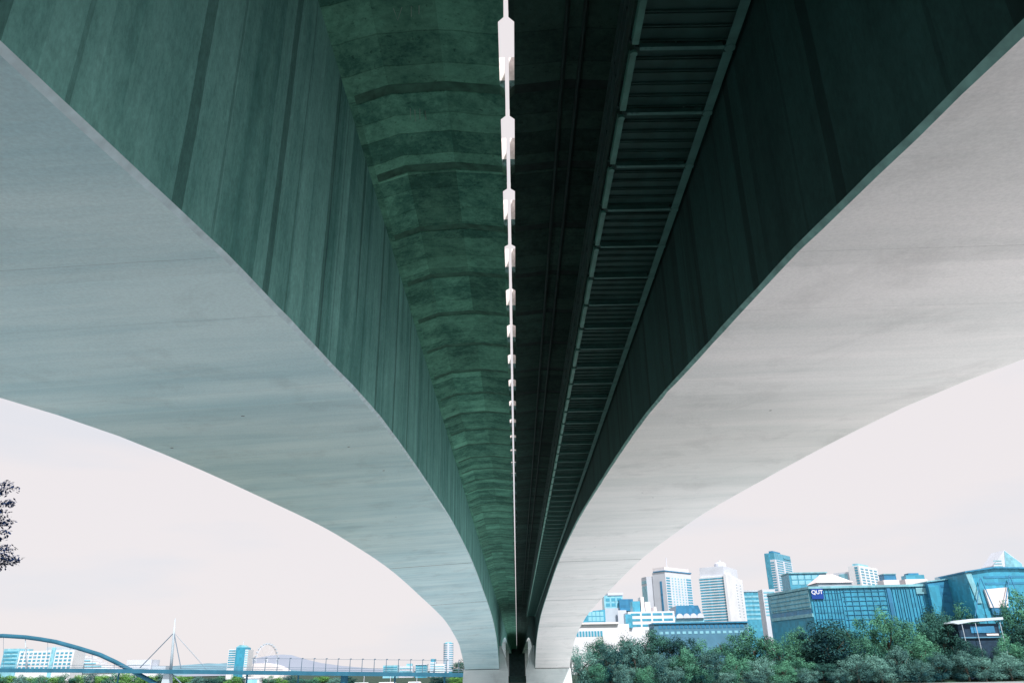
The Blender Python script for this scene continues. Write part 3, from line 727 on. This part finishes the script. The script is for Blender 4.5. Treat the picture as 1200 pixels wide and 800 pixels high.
# small dark roofed hall
B = flat('glass_hall', 'dark blue hall with a tapered roof at the foot of the towers', 'building', 788, 823, 709, 480)
MB().prism([(B.x(790), B.z(722)), (B.x(822), B.z(722)), (B.x(818), B.h), (B.x(792.5), B.h)], 0, 20).build('roof', M['glassd'], B.r)
B.box('wall', B.x(788), B.x(823), -1, 21, 0, B.z(722), 'glassl')
for k in range(4):
    MB().prism([(B.x(790.5 + 8 * k) + 2.1 * 1.0 * (1 + cos(pi * j / 8)), B.z(724) + 2.6 * sin(pi * j / 8)) for j in range(9)], -2.5, -1.1).build('arch', M['lilac'], B.r)
B = flat('low_block', 'long low teal block with small dark windows just above the trees', 'building', 766, 876, 730, 430)
B.box('wall', 0, B.w, 0, 16, 0, B.h, 'slate'); B.box('roof_slab', -.6, B.w + .6, -.8, 16, B.h, B.h + .7, 'teald')
B.grid('window', 'F', 2, B.w - 2, B.z(736), B.z(731), 20, 1, .7, .8, 'glassd'); B.grid('window', 'F', 2, B.w - 2, B.z(743), B.z(738), 15, 1, .6, .6, 'glassl')
B = corner('office_tower', 'white tower striped with blue window bands and a white blank side', 'tower', 817.5, 849, 869, 674, 560, radians(-33))
B.box('wall', -B.w, 0, 0, B.d, 0, B.h, 'white')
B.bands('window_band', 'F', -B.w + 1, -.5, B.z(727), B.z(675), 16, .5, 'glass'); B.grid('window', 'R', B.d * .5, B.d * .95, B.z(722), B.z(680), 2, 12, .3, .35, 'greyw')
B.box('side_fin', -.6, 1.2, -1, B.d * .45, 0, B.h + 1, 'white')
B.box('plant_room', -B.w * .93, -.5, 1, B.d * .8, B.h, B.z(662.5), 'lilac')
m = MB(); m.tube([(-B.w * .35, B.d * .35, B.z(663)), (-B.w * .35, B.d * .35, B.z(657.5)), (-B.w * .35, B.d * .35, B.z(655.5))], [4.2, 4.2, 2.6], 16); m.build('roof_drum', M['lilac'], B.r)
m = MB(); m.tube([(-B.w * .35, B.d * .35, B.z(656)), (-B.w * .35, B.d * .35, B.z(653))], [1.2, .6], 8); m.build('roof_cap', M['greyw'], B.r)
B = flat('office_block', 'small square blue glass block between the striped tower and the slim tower', 'building', 870, 892, 693, 600)
B.box('wall', 0, B.w, 0, 14, 0, B.h, 'glass'); B.box('roof_edge', -.5, B.w + .5, -.5, 14, B.h, B.h + 1, 'greyw')
B.bands('window_band', 'F', .6, B.w - .6, B.z(727), B.z(696), 6, .45, 'glassl'); B.box('chimney', -1.6, -.6, 2, 4, 0, B.z(684), 'cream')
B.box('corner_pier', B.w, B.w + 1.6, -.6, 12, 0, B.h - 1, 'lilac')
B = corner('residential_tower', 'slim tower with a dark teal crown and a white balcony grid', 'tower', 895, 907, 926, 647, 680, radians(-40))
B.box('wall', -B.w, 0, 0, B.d, 0, B.z(655), 'lilac'); B.box('crown', -B.w * .98, -.3, .3, B.d * .97, B.z(655), B.h, 'glass')
B.bands('balcony', 'F', -B.w + 2, -1, B.z(692), B.z(657), 12, .5, 'glass'); B.bands('window_band', 'R', B.d * .08, B.d * .45, B.z(692), B.z(655), 13, .55, 'glass')
B.bands('window_band', 'R', B.d * .55, B.d * .95, B.z(692), B.z(650), 15, .6, 'glass'); B.box('crown_fin', -B.w * .98, -B.w * .5, -.2, .3, B.z(690), B.h - .5, 'glass')
B.box('roof_box', -B.w * .6, -2, 2, B.d * .5, B.h, B.z(644.5), 'teald')
B = flat('apartment_block', 'narrow white framed block at the left corner of the signed building', 'building', 893, 908, 690, 520)
B.box('wall', 0, B.w, 0, 10, 0, B.h, 'lilac'); B.bands('window_band', 'F', .6, B.w - .6, B.z(722), B.z(692), 8, .5, 'glassl')
# university building with the blue sign
P0 = at(948, 687, 372); P1 = at(1092, 685.5, 369); P2 = at(901, 697, 409)
Q = Bld('university_building', 'long teal finned building with a square blue sign at its corner', 'building', P0.x, P0.y, atan2(P1.y - P0.y, P1.x - P0.x))
Q.w = (P1 - P0).length; Q.h = P0.z - BASE; Q.z = lambda py: at(1010, py, 371).z - BASE
ca, sa = cos(-Q.r.rotation_euler.z), sin(-Q.r.rotation_euler.z); ux, uy = P2.x - P0.x, P2.y - P0.y
ux, uy = ca * ux - sa * uy, sa * ux + ca * uy; ul = sqrt(ux * ux + uy * uy); nx, ny = uy / ul, -ux / ul
if ny > 0: nx, ny = -nx, -ny
MB().prism([(ux, uy), (0, 0), (Q.w, 0), (Q.w, 24), (ux, 40)], 0, Q.h - 1, ax='z').build('wall', M['teal'], Q.r)
MB().prism([(ux + nx, uy + ny), (nx * .6, -.9), (Q.w + .5, -.9), (Q.w + .5, 24), (ux, 41)], Q.h - 1, Q.h, ax='z').build('roof_edge', M['teall'], Q.r)
def sidestrip(part, u0, u1, z0, z1, off, mat):
    MB().prism([(ux * u0, uy * u0), (ux * u1, uy * u1), (ux * u1 + nx * off, uy * u1 + ny * off), (ux * u0 + nx * off, uy * u0 + ny * off)], z0, z1, ax='z').build(part, M[mat], Q.r)
sidestrip('pale_side', .02, .98, Q.z(711), Q.h - 1.4, .35, 'teall')
for q in range(4): sidestrip('side_louvre', .04, .96, Q.z(709 - 5 * q), Q.z(708 - 5 * q), .6, 'teal')
sidestrip('side_window', .02, .98, Q.z(717), Q.z(712), .2, 'glassd'); sidestrip('pale_side', .0, 1, Q.z(721), Q.z(717), .6, 'teall')
m = MB(); m.box(0, .16, -.45, .05, Q.z(735), Q.h - 1.2)
fl = []; a = 1.0
while a < Q.w - .5:
    fl.append((a, 0, 0)); a += random.uniform(.9, 1.7) if not (Q.w * .27 < a < Q.w * .62) else 3.1
Q.rep('facade_fin', m, 'teald', fl[:95])
Q.bands('floor_line', 'F', Q.w * .26, Q.w * .62, Q.z(728), Q.z(690), 7, .10, 'teald', proud=.3)
Q.bands('floor_line', 'F', 1, Q.w * .25, Q.z(728), Q.z(690), 5, .06, 'teald', proud=.2)
Q.box('recess', Q.w * .625, Q.w * .655, -.5, .05, Q.z(735), Q.h - 1.5, 'glassd'); Q.box('bright_window', Q.w * .86, Q.w * .97, -.6, .05, Q.z(697), Q.z(690), 'teall')
sg = Q.box('sign', .3, 5.7, -.85, -.5, Q.z(700.5), Q.z(688.4), 'navy')
cu = bpy.data.curves.new('lettering', 'FONT'); cu.body = 'QUT'; cu.size = 2.45; cu.align_x = 'CENTER'; cu.align_y = 'CENTER'; cu.extrude = .03; cu.offset = .03
tmp = bpy.data.objects.new('lettering', cu); COL.objects.link(tmp)
bpy.context.view_layer.update()
lm = bpy.data.meshes.new_from_object(tmp.evaluated_get(bpy.context.evaluated_depsgraph_get())); bpy.data.objects.remove(tmp); lm.materials.clear(); lm.materials.append(M['letter'])
lo = link_mesh('lettering', lm, sg, (3.0, -.92, Q.z(692.6)), (pi / 2, 0, 0))
# roofscape behind it
B = flat('glass_block', 'flat blue glass block behind the roof of the signed building', 'building', 924, 968, 671.5, 470)
B.box('wall', 0, B.w, 0, 14, 0, B.h, 'glass'); B.box('roof_slab', -.5, B.w + .5, -.8, 14, B.h, B.h + .6, 'teall'); B.grid('window', 'F', 1, B.w - 1, B.z(685), B.z(673), 5, 2, .85, .8, 'glassl')
B = flat('tent_roofed_hall', 'pale pink tent-shaped roof rising behind the signed building', 'building', 957, 1001, 682, 430)
B.box('wall', 1, B.w - 1, 1, 16, 0, B.h, 'greyw')
m = MB(); a, c = B.x(957), B.x(1001); t0, t1 = B.x(969), B.x(985)
m.quad([(a, 0, B.h), (c, 0, B.h), (t1, 8, B.z(671)), (t0, 8, B.z(671))]); m.quad([(a, 16, B.h), (a, 0, B.h), (t0, 8, B.z(671))]); m.quad([(c, 0, B.h), (c, 16, B.h), (t1, 8, B.z(671))]); m.quad([(c, 16, B.h), (a, 16, B.h), (t0, 8, B.z(671)), (t1, 8, B.z(671))])
m.build('roof', M['cream'], B.r)
B = corner('apartment_tower', 'white apartment block with many small windows behind the teal roof', 'building', 993, 1006, 1027, 662, 560, radians(-45))
B.box('wall', -B.w, 0, 0, B.d, 0, B.h, 'white'); B.bands('window_band', 'F', -B.w * .4, -1, B.z(684), B.z(663), 7, .7, 'glass'); B.grid('window', 'R', 1, B.d - .5, B.z(684), B.z(664), 4, 6, .65, .5, 'glass')
B.box('roof_box', -B.w * .6, -1, 1, B.d * .6, B.h, B.z(659.5), 'glassl'); B.box('low_wing', -B.w - 12, -B.w, 2, B.d * .8, 0, B.z(668), 'lilac'); B.box('wing_glazing', -B.w - 8, -B.w - 2, 1.7, 2.1, B.z(682), B.z(670), 'glassl')
B = flat('rooftop_room', 'small dark blue rooftop box on a white base above the finned facade', 'building', 1036, 1050, 672.5, 440)
B.box('wall', -1, B.w + 1, 0, 8, 0, B.z(679), 'cream'); B.box('glass_box', 0, B.w, .5, 7, B.z(679), B.h, 'glassd'); B.box('roof_slab', -.3, B.w + .3, .2, 7.4, B.h, B.h + .4, 'teall')
B = flat('rooftop_room', 'round-cornered rooftop room with a stepped cap above the right end of the finned facade', 'building', 1060, 1086, 676, 440)
B.box('wall', 0, B.w, 0, 9, 0, B.z(678), 'cream'); m = MB(); m.prism([(B.w * .08, .5), (B.w * .92, .5), (B.w * .84, 3), (B.w * .84, 8), (B.w * .16, 8), (B.w * .16, 3)], B.z(678), B.z(673), ax='z'); m.build('glass_box', M['glass'], B.r)
B.box('roof_cap', B.w * .28, B.w * .75, 2, 7, B.z(673), B.z(670.6), 'teald')
# darker wing and angled pavilion to the right
B = flat('teal_wing', 'dark teal wing with a sloping top right of the finned building', 'building', 1086, 1142, 680, 366)
MB().prism([(0, 0), (B.w, 0), (B.x(1136), B.z(676)), (0, B.z(681.5))], 0, 18).build('wall', M['teald'], B.r)
MB().prism([(-.4, B.z(681.5)), (B.x(1136), B.z(676)), (B.x(1136), B.z(676) + .5), (-.4, B.z(681.5) + .5)], -.6, 18).build('roof_edge', M['teall'], B.r)
B.box('pale_corner', 0, B.x(1098), -.3, 0, 0, B.z(685), 'teal'); B.bands('window_band', 'F', B.x(1101), B.x(1132), B.z(708), B.z(682), 3, .35, 'glassd')
B.box('rooftop_box', B.x(1112), B.x(1130), 5, 12, B.z(678), B.z(673), 'greyw')
B = flat('angled_pavilion', 'angled teal building with a leaning left edge and a pale slanted panel', 'building', 1132, 1215, 667, 350)
MB().prism([(B.x(1147, 712), 0), (B.w, 0), (B.w, B.z(667)), (B.x(1163), B.z(665.5)), (B.x(1131, 670), B.z(670))], 0, 22).build('wall', M['teal'], B.r)
MB().prism([(B.x(1131, 670) - .6, B.z(670)), (B.x(1163), B.z(665.5)), (B.w, B.z(667)), (B.w, B.z(667) + .6), (B.x(1163), B.z(665.5) + .6), (B.x(1131, 670) - .6, B.z(670) + .6)], -1.2, 22).build('roof_edge', M['teald'], B.r)
MB().prism([(B.x(1131, 670) - .3, B.z(670) - .1), (B.x(1131, 670) + 2.2, B.z(670) - .1), (B.x(1150, 705), B.z(706)), (B.x(1145, 705), B.z(706))], -.5, -.05).build('leaning_edge', M['teall'], B.r)
MB().prism([(B.x(1159, 711), B.z(711.5)), (B.x(1180, 711), B.z(711.5)), (B.x(1179.5, 689), B.z(688)), (B.x(1152, 690), B.z(690))], -1.1, -.1).build('slanted_panel', M['cream'], B.r)
MB().prism([(B.x(1160, 711), B.z(720)), (B.x(1176, 711), B.z(720)), (B.x(1176, 711), B.z(712.2)), (B.x(1160, 711), B.z(712.2))], -1.0, -.1).build('window_panel', M['glassd'], B.r)
B.bands('window_band', 'F', B.x(1150), B.x(1198), B.z(687), B.z(672), 2, .35, 'teald')
for (x0, y0, x1, y1) in ((1146, 676, 1136, 722), (1146, 676, 1160, 718), (1180, 674, 1170, 715), (1180, 674, 1192, 712)):
    MB().tube([(B.x(x0, y0), -1.8, B.z(y0)), (B.x(x1, y1), -4.5, B.z(y1))], .22, 6).build('raking_strut', M['glassd'], B.r)
B = flat('pointed_tower', 'pale glass tower with a pointed sloping top at the right of the skyline', 'tower', 1165, 1199, 664, 560)
MB().prism([(0, 0), (B.w, 0), (B.w, B.z(660)), (B.x(1177, 645), B.z(644)), (0, B.z(662))], 0, 16).build('wall', M['lilac'], B.r)
B.bands('window_band', 'F', .4, B.w * .30, B.z(668), B.z(655), 4, .4, 'teall')
MB().prism([(B.x(1177, 645) - .2, B.z(645)), (B.w - .5, B.z(660.5)), (B.w - .5, B.z(680)), (B.x(1174, 660), B.z(680))], -.3, -.05).build('glass_slope', M['glassl'], B.r)
B = flat('riverside_pavilion', 'dark pavilion with a thin white roof among the shore trees', 'pavilion', 1116, 1176, 726, 313)
B.box('wall', B.x(1124), B.x(1172), 2, 12, 0, B.z(730), 'shade')
MB().prism([(B.x(1116), B.z(729)), (B.x(1138), B.z(724.5)), (B.x(1176), B.z(723)), (B.x(1176), B.z(726)), (B.x(1138), B.z(728)), (B.x(1122), B.z(730.5))], 0, 13).build('roof', M['greyw'], B.r)
for pxx in (1127, 1143, 1172): MB().tube([(B.x(pxx), .6, 2), (B.x(pxx), .6, B.z(729))], .13, 6).build('column', M['greyw'], B.r)
B.box('window_panel', B.x(1138), B.x(1166), 1.7, 2.0, B.z(741), B.z(733), 'glassd'); B.box('floor_edge', B.x(1124), B.x(1173), 1.2, 1.7, B.z(747), B.z(745.5), 'slate'); B.box('bright_window', B.x(1155), B.x(1169), 1.5, 2.0, B.z(744.3), B.z(742), 'cream')

# --- left skyline
GL = 'buildings beyond the footbridge'
B = flat('apartment_block', 'long white apartment block with balconies behind the arch of the footbridge', 'building', 3, 86, 764, 480, group=GL)
B.box('wall', B.x(4), B.x(22), 0, 14, 0, B.z(759), 'glassl'); B.box('wall', B.x(22), B.w, .8, 14, 0, B.z(762), 'white'); B.box('upper_floor', B.x(52), B.x(80), 1.2, 13, B.z(762), B.z(757.5), 'greyw')
B.grid('balcony_opening', 'F', B.x(23), B.w - .5, B.z(784), B.z(763), 12, 5, .62, .5, 'glass', off=.8); B.bands('window_band', 'F', B.x(5), B.x(21), B.z(783), B.z(761), 5, .5, 'glass')
B.box('stair_tower', B.x(60), B.x(64), 0, .78, 0, B.z(758.5), 'glassl')
B = flat('terraced_block', 'white terraced apartment block stepping down under the arch end', 'building', 84, 141, 763, 500, group=GL)
for k in range(6):
    B.box('terrace', B.x(86), B.x(104 + 7.0 * k), 0, 12 - k * .3, B.z(767.5 + 3.5 * k + 3.5), B.z(767.5 + 3.5 * k) - .25, 'white')
    B.box('window_band', B.x(88), B.x(101 + 7.0 * k), -.2, .05, B.z(770.4 + 3.5 * k), B.z(769 + 3.5 * k), 'glassl')
B.box('stair_tower', B.x(83), B.x(91), -.5, 10, 0, B.z(763), 'glassl'); B.box('wall', B.x(86), B.x(140), .5, 11, 0, B.z(788), 'white')
B = flat('office_block', 'plain pale grey block just left of the footbridge mast', 'building', 149, 178, 772.5, 520, group=GL)
B.box('wall', 0, B.w, 0, 12, 0, B.h, 'lilac'); B.box('annexe', B.w, B.x(194), 2, 10, 0, B.z(780), 'greyw'); B.bands('window_band', 'F', 1, B.w - 1, B.z(785), B.z(776), 2, .2, 'greyw')
B.box('white_shed', B.x(172), B.x(192), -6, -1, 0, B.z(788), 'white')
B = flat('office_tower', 'square tower left of the ferris wheel, half striped white and half solid teal', 'tower', 268, 291, 760, 560, group=GL)
B.box('wall', 0, B.w * .42, .5, 12, 0, B.h, 'white'); B.bands('window_band', 'F', .3, B.w * .36, B.z(782), B.z(760.5), 8, .55, 'glass', off=.5)
B.box('glass_front', B.w * .38, B.w * .84, 0, 12, 0, B.z(758), 'teal'); B.box('side_wall', B.w * .84, B.w, .6, 12, 0, B.h - .4, 'white'); B.bands('window_band', 'F', B.w * .86, B.w - .1, B.z(782), B.z(761), 8, .5, 'glassl', off=.6)
MB().prism([(B.w * .3, B.z(758)), (B.w * .85, B.z(758)), (B.w * .68, B.z(755.5)), (B.w * .5, B.z(755))], 2, 10).build('roof_cap', M['teall'], B.r); MB().tube([(B.w * .6, 5, B.z(756)), (B.w * .6, 5, B.z(750))], .18, 5).build('antenna', M['lilac'], B.r)
B = flat('exhibition_hall', 'long pale pink curved roof beneath the ferris wheel', 'building', 274, 334, 776, 600, group=GL)
MB().prism([(0, 0), (B.w, 0)] + [(B.w * (1 - j / 12), B.z(786) + (B.z(776.5) - B.z(786)) * sin(pi * (j / 12)) ** .7) for j in range(13)], 0, 18).build('roof', M['cream'], B.r)
B = flat('glass_block', 'low teal block on the skyline right of the ferris wheel', 'building', 449, 466, 779, 620, group=GL); B.box('wall', 0, B.w, 0, 10, 0, B.h, 'glassl'); B.bands('window_band', 'F', .4, B.w - .4, B.z(787), B.z(780), 3, .45, 'glass')
B = flat('office_block', 'pale stepped block on the skyline beside the low teal one', 'building', 468, 484, 777, 640, group=GL); B.box('wall', 0, B.w, 0, 10, 0, B.z(780), 'lilac'); B.box('upper_floor', B.w * .5, B.w * .9, 2, 8, B.z(780), B.h, 'glassl'); B.bands('window_band', 'F', .5, B.w - .5, B.z(788), B.z(781), 2, .4, 'glassl')
B = flat('glass_block', 'mid-height teal block third from the round tower', 'building', 487, 500, 778.5, 600, group=GL); B.box('wall', 0, B.w, 0, 10, 0, B.h, 'glass'); B.box('roof_slab', -.4, B.w + .4, -.4, 10, B.h, B.h + .6, 'lilac'); B.bands('window_band', 'F', .4, B.w - .4, B.z(788), B.z(780), 3, .4, 'glassl')
B = flat('office_block', 'narrow pale block with an open dark top near the round tower', 'building', 504, 511, 771.5, 650, group=GL); B.box('wall', 0, B.w, 0, 8, 0, B.z(775), 'lilac'); B.box('dark_top', B.w * .1, B.w * .9, .5, 7, B.z(775), B.h, 'glass'); B.bands('window_band', 'F', .3, B.w - .3, B.z(787), B.z(776), 4, .4, 'glassl')
B = flat('office_block', 'low white block at the foot of the round tower', 'building', 509, 521, 777.5, 640, group=GL); B.box('wall', 0, B.w, 0, 8, 0, B.h, 'white'); B.bands('window_band', 'F', .4, B.w - .4, B.z(787), B.z(779), 3, .4, 'glassl')
B = flat('round_tower', 'slim rounded blue tower standing alone left of the pier', 'tower', 519.5, 531, 753, 640, group=GL)
m = MB(); n = 18; m.tube([(B.w / 2, B.w / 2, 0), (B.w / 2, B.w / 2, B.h)], B.w / 2, n); m.build('wall', M['glass'], B.r)
B.box('pale_strip', B.w * .42, B.w * .60, -.15, .6, 0, B.h + .3, 'lilac'); m = MB(); m.tube([(B.w / 2, B.w / 2, B.h), (B.w / 2, B.w / 2, B.z(751.5))], [B.w * .4, B.w * .25], n); m.build('roof_cap', M['teall'], B.r)
m = MB(); m.tube([(B.w / 2, B.w / 2, 0), (B.w / 2, B.w / 2, .9)], B.w * .515, n); B.rep('floor_ring', m, 'lilac', [(0, 0, B.z(786) + (B.h - B.z(786)) * k / 13) for k in range(13)])

# hills
def hill(pts, Y, mat):
    m = MB(); n = len(pts)
    top = [at(a, b, Y) for a, b in pts]
    for i in range(n - 1):
        p, q = top[i], top[i + 1]
        m.quad([(p.x, Y - 900, BASE), (q.x, Y - 900, BASE), (q.x, Y, q.z), (p.x, Y, p.z)])
        m.quad([(p.x, Y, p.z), (q.x, Y, q.z), (q.x, Y + 900, BASE), (p.x, Y + 900, BASE)])
    tag(m.build('hills', mat, smooth=True), kind='structure')
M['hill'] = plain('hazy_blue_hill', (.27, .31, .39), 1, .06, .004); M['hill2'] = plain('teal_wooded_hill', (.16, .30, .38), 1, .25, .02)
hill([(285, 778), (300, 772), (316, 767.5), (330, 766.3), (342, 767), (355, 771), (375, 776), (400, 779.5), (440, 783), (470, 785)], 3200, M['hill'])
hill([(222, 784), (232, 779), (244, 776.5), (256, 777), (268, 776), (282, 779), (300, 785)], 1900, M['hill2'])

# white river shed and moored boats seen under the footbridge
B = flat('river_shed', 'small white flat-roofed shed under the footbridge deck', 'shed', 288, 304, 792.5, 330, group=GL); B.box('wall', 0, B.w, 0, 5, -1, B.h - .4, 'white'); B.box('roof', -.5, B.w + .5, -.6, 5.5, B.h - .4, B.h, 'cream'); B.bands('window_band', 'F', .6, B.w - .6, B.h - 2.2, B.h - .9, 1, .9, 'glassl')
def boat(px, py, L, lab):
    p = at(px, py, 330); b = thing('boat', lab, 'boat', (p.x, 320, WATER), 0, 'white boats moored under the footbridge')
    h = MB(); n = 9
    for i in range(n):
        u = i / (n - 1); wdt = 1.5 * (1 - max(0, (u - .55) / .45) ** 2) + .02
        h.v += [(u * L - L / 2, -wdt, 1.3 + .5 * u), (u * L - L / 2, -wdt * .6, -.2), (u * L - L / 2, wdt * .6, -.2), (u * L - L / 2, wdt, 1.3 + .5 * u)]
    for i in range(n - 1):
        for k in range(4): k2 = (k + 1) % 4; h.f.append((4 * i + k, 4 * i + 4 + k, 4 * i + 4 + k2, 4 * i + k2)); h.m.append(0)
    h.f += [(0, 1, 2, 3)]; h.m.append(0); h.build('hull', M['white'], b)
    c = MB(); c.prism([(-L * .3, 1.35), (L * .2, 1.6), (L * .12, 3.1), (-L * .28, 3.1)], -1.0, 1.0); cc = c.build('cabin', M['white'], b)
    w_ = MB(); w_.prism([(-L * .26, 2.1), (L * .13, 2.2), (L * .09, 2.8), (-L * .25, 2.8)], -1.05, 1.05); w_.build('cabin_window', M['glassd'], b)
    MB().tube([(0, 0, 3.1), (0, 0, 6.5)], .08, 5).build('mast', M['lilac'], b)
boat(432, 796, 12, 'white cabin boat under the footbridge, left one'); boat(462, 797, 15, 'longer white cabin boat under the footbridge, middle one'); boat(492, 797, 11, 'small white cabin boat under the footbridge, nearest the road bridge pier')

# ------------------------------------------------------------------ footbridge over the river
FY = 292
fb = thing('footbridge', 'blue-grey footbridge with a bow arch, white masts and a long thin deck', 'bridge', (0, FY, 0))
def fp(px, py, dy=0): p = at(px, py, FY); return Vector((p.x, dy, p.z))
dk = [(-260, 783), (-60, 783.8), (0, 784.4), (100, 784.9), (200, 785.9), (300, 787.2), (400, 788.4), (470, 789.1), (545, 790), (585, 790.5)]
m = MB()
P = [fp(*q) for q in dk]
for a, b in zip(P, P[1:]):
    m.prism([(a.x, a.z - .75), (b.x, b.z - .75), (b.x, b.z + .55), (a.x, a.z + .55)], -3, 3)
m.build('deck', M['fbsteel'], fb)
def dz(px):
    for (a, za), (b, zb) in zip(dk, dk[1:]):
        if a <= px <= b: return za + (zb - za) * (px - a) / (b - a)
m = MB()
for a, b in zip(P, P[1:]):
    for yy in (-2.95, 2.95):
        for h in (1.0, 1.65): m.tube([(a.x, yy, a.z + h), (b.x, yy, b.z + h)], .07, 5)
m.build('handrail', M['cable'], fb)
arch = [(-172, 798), (-150, 787), (-127, 775), (-110, 766.6), (-84, 758.3), (-58, 751.5), (-25, 746), (3, 744.4), (29, 746), (47, 748.4), (65, 751.5), (90, 758.3), (117, 766.6), (135, 775), (157.5, 787), (182, 800), (200, 811)]
m = MB(); m.tube([fp(*q) for q in arch], .72, 10); m.build('arch', M['fbsteel'], fb, True)
for pxx in list(range(-100, 140, 26)):
    for (a, za), (b, zb) in zip(arch, arch[1:]):
        if a <= pxx <= b: zt = za + (zb - za) * (pxx - a) / (b - a)
    MB().tube([fp(pxx, zt), fp(pxx, dz(pxx))], .06, 5).build('hanger', M['cable'], fb)
for base, ank, tip, cabs in (((197.5, 800), (200, 786), (205.3, 724), [(160, 782), (215.5, 783), (235, 778), (245, 784)]), ((32, 800), (32, 784), (29.5, 749), [(14, 783), (38, 758.5), (48, 783)])):
    m = MB(); m.tube([fp(*ank), fp((ank[0] * .35 + tip[0] * .65), ank[1] * .35 + tip[1] * .65), fp(*tip)], [.55, .42, .12] if tip[1] < 740 else [.25, .2, .08], 8); mm = m.build('mast', M['fbpale'], fb, True)
    top = (ank[0] * .27 + tip[0] * .73, ank[1] * .27 + tip[1] * .73)
    for k, c in enumerate(cabs): MB().tube([fp(*top), fp(*c, dy=(-2.5 if k % 2 else 2.5))], .16 if k < 2 and tip[1] < 740 else .06, 5).build('stay_cable', M['fbpale'] if k == 2 else M['cable'], fb)
m = MB(); a, b = fp(192, 786.5), fp(203, 786.5); m.prism([(a.x - .6, WATER - 2), (b.x + .6, WATER - 2), (b.x - .8, b.z), (a.x + .8, a.z)], -1.5, 1.5); m.build('mast_pier', M['fbpale'], fb)
MB().tube([fp(203, 788, -2), fp(218, 803, -2)], .22, 6).build('raking_strut', M['cable'], fb)
for pxx, wd in ((290, .35), (350, .3), (404, 1.3), (463, .3), (521, .35), (-60, 1.2), (140, .3)):
    p = fp(pxx, dz(pxx)); MB().tube([(p.x, 0, WATER - 2), (p.x, 0, p.z - .7)], wd, 8).build('pier', M['fbsteel'], fb)
lp = MB(); lp.tube([(0, 0, 0), (0, 0, 4.1)], [.16, .11], 6); lp.box(-.12, .5, -.12, .12, 4.1, 4.35); lpm = lp.mesh('lamp_post', M['cable'])
pxx = 293
while pxx < 545:
    p = fp(pxx, dz(pxx)); link_mesh('lamp_post', lpm, fb, (p.x, 2.6, p.z + .5)); pxx += 14.35
m = MB(); L = [fp(290 + 15 * k, dz(290 + 15 * k)) for k in range(17)]
m.tube([(p.x, 2.6, p.z + 4.55) for p in L], .05, 4); m.build('catenary_wire', M['cable'], fb)

# ------------------------------------------------------------------ ferris wheel
wc = at(312.3, 773, 640); RY = 17.5 / 900 * 640 * .95
fw = thing('ferris_wheel', 'tall thin ferris wheel seen nearly edge-on behind the footbridge', 'ferris wheel', (wc.x, wc.y, wc.z), radians(62))
def ring(R, yy, rad, n=40): return [(R * cos(2 * pi * k / n), yy, R * sin(2 * pi * k / n)) for k in range(n + 1)]
for yy in (-.7, .7): MB().tube(ring(RY * .95, yy, .1), .13, 5, cap=False).build('rim', M['lilac'], fw)
MB().tube([(0, -1.3, 0), (0, 1.3, 0)], .5, 10).build('hub', M['lilac'], fw)
for k in range(14):
    a = 2 * pi * k / 14; MB().tube([(0, 0, 0), (cos(a) * RY * .95, 0, sin(a) * RY * .95)], .05, 4).build('spoke', M['lilac'], fw)
gm = MB(); gm.prism([(-.55, -.5), (.55, -.5), (.7, .1), (.4, .65), (-.4, .65), (-.7, .1)], -.6, .6); gme = gm.mesh('gondola', M['greyw'])
for k in range(26):
    a = 2 * pi * k / 26; link_mesh('gondola', gme, fw, (cos(a) * RY, 0, sin(a) * RY))
for sx in (-1, 1):
    for yy in (-1.5, 1.5): MB().tube([(0, yy * .8, 0), (sx * 5, yy * 1.6, BASE - wc.z)], .22, 6).build('support_leg', M['lilac'], fw)
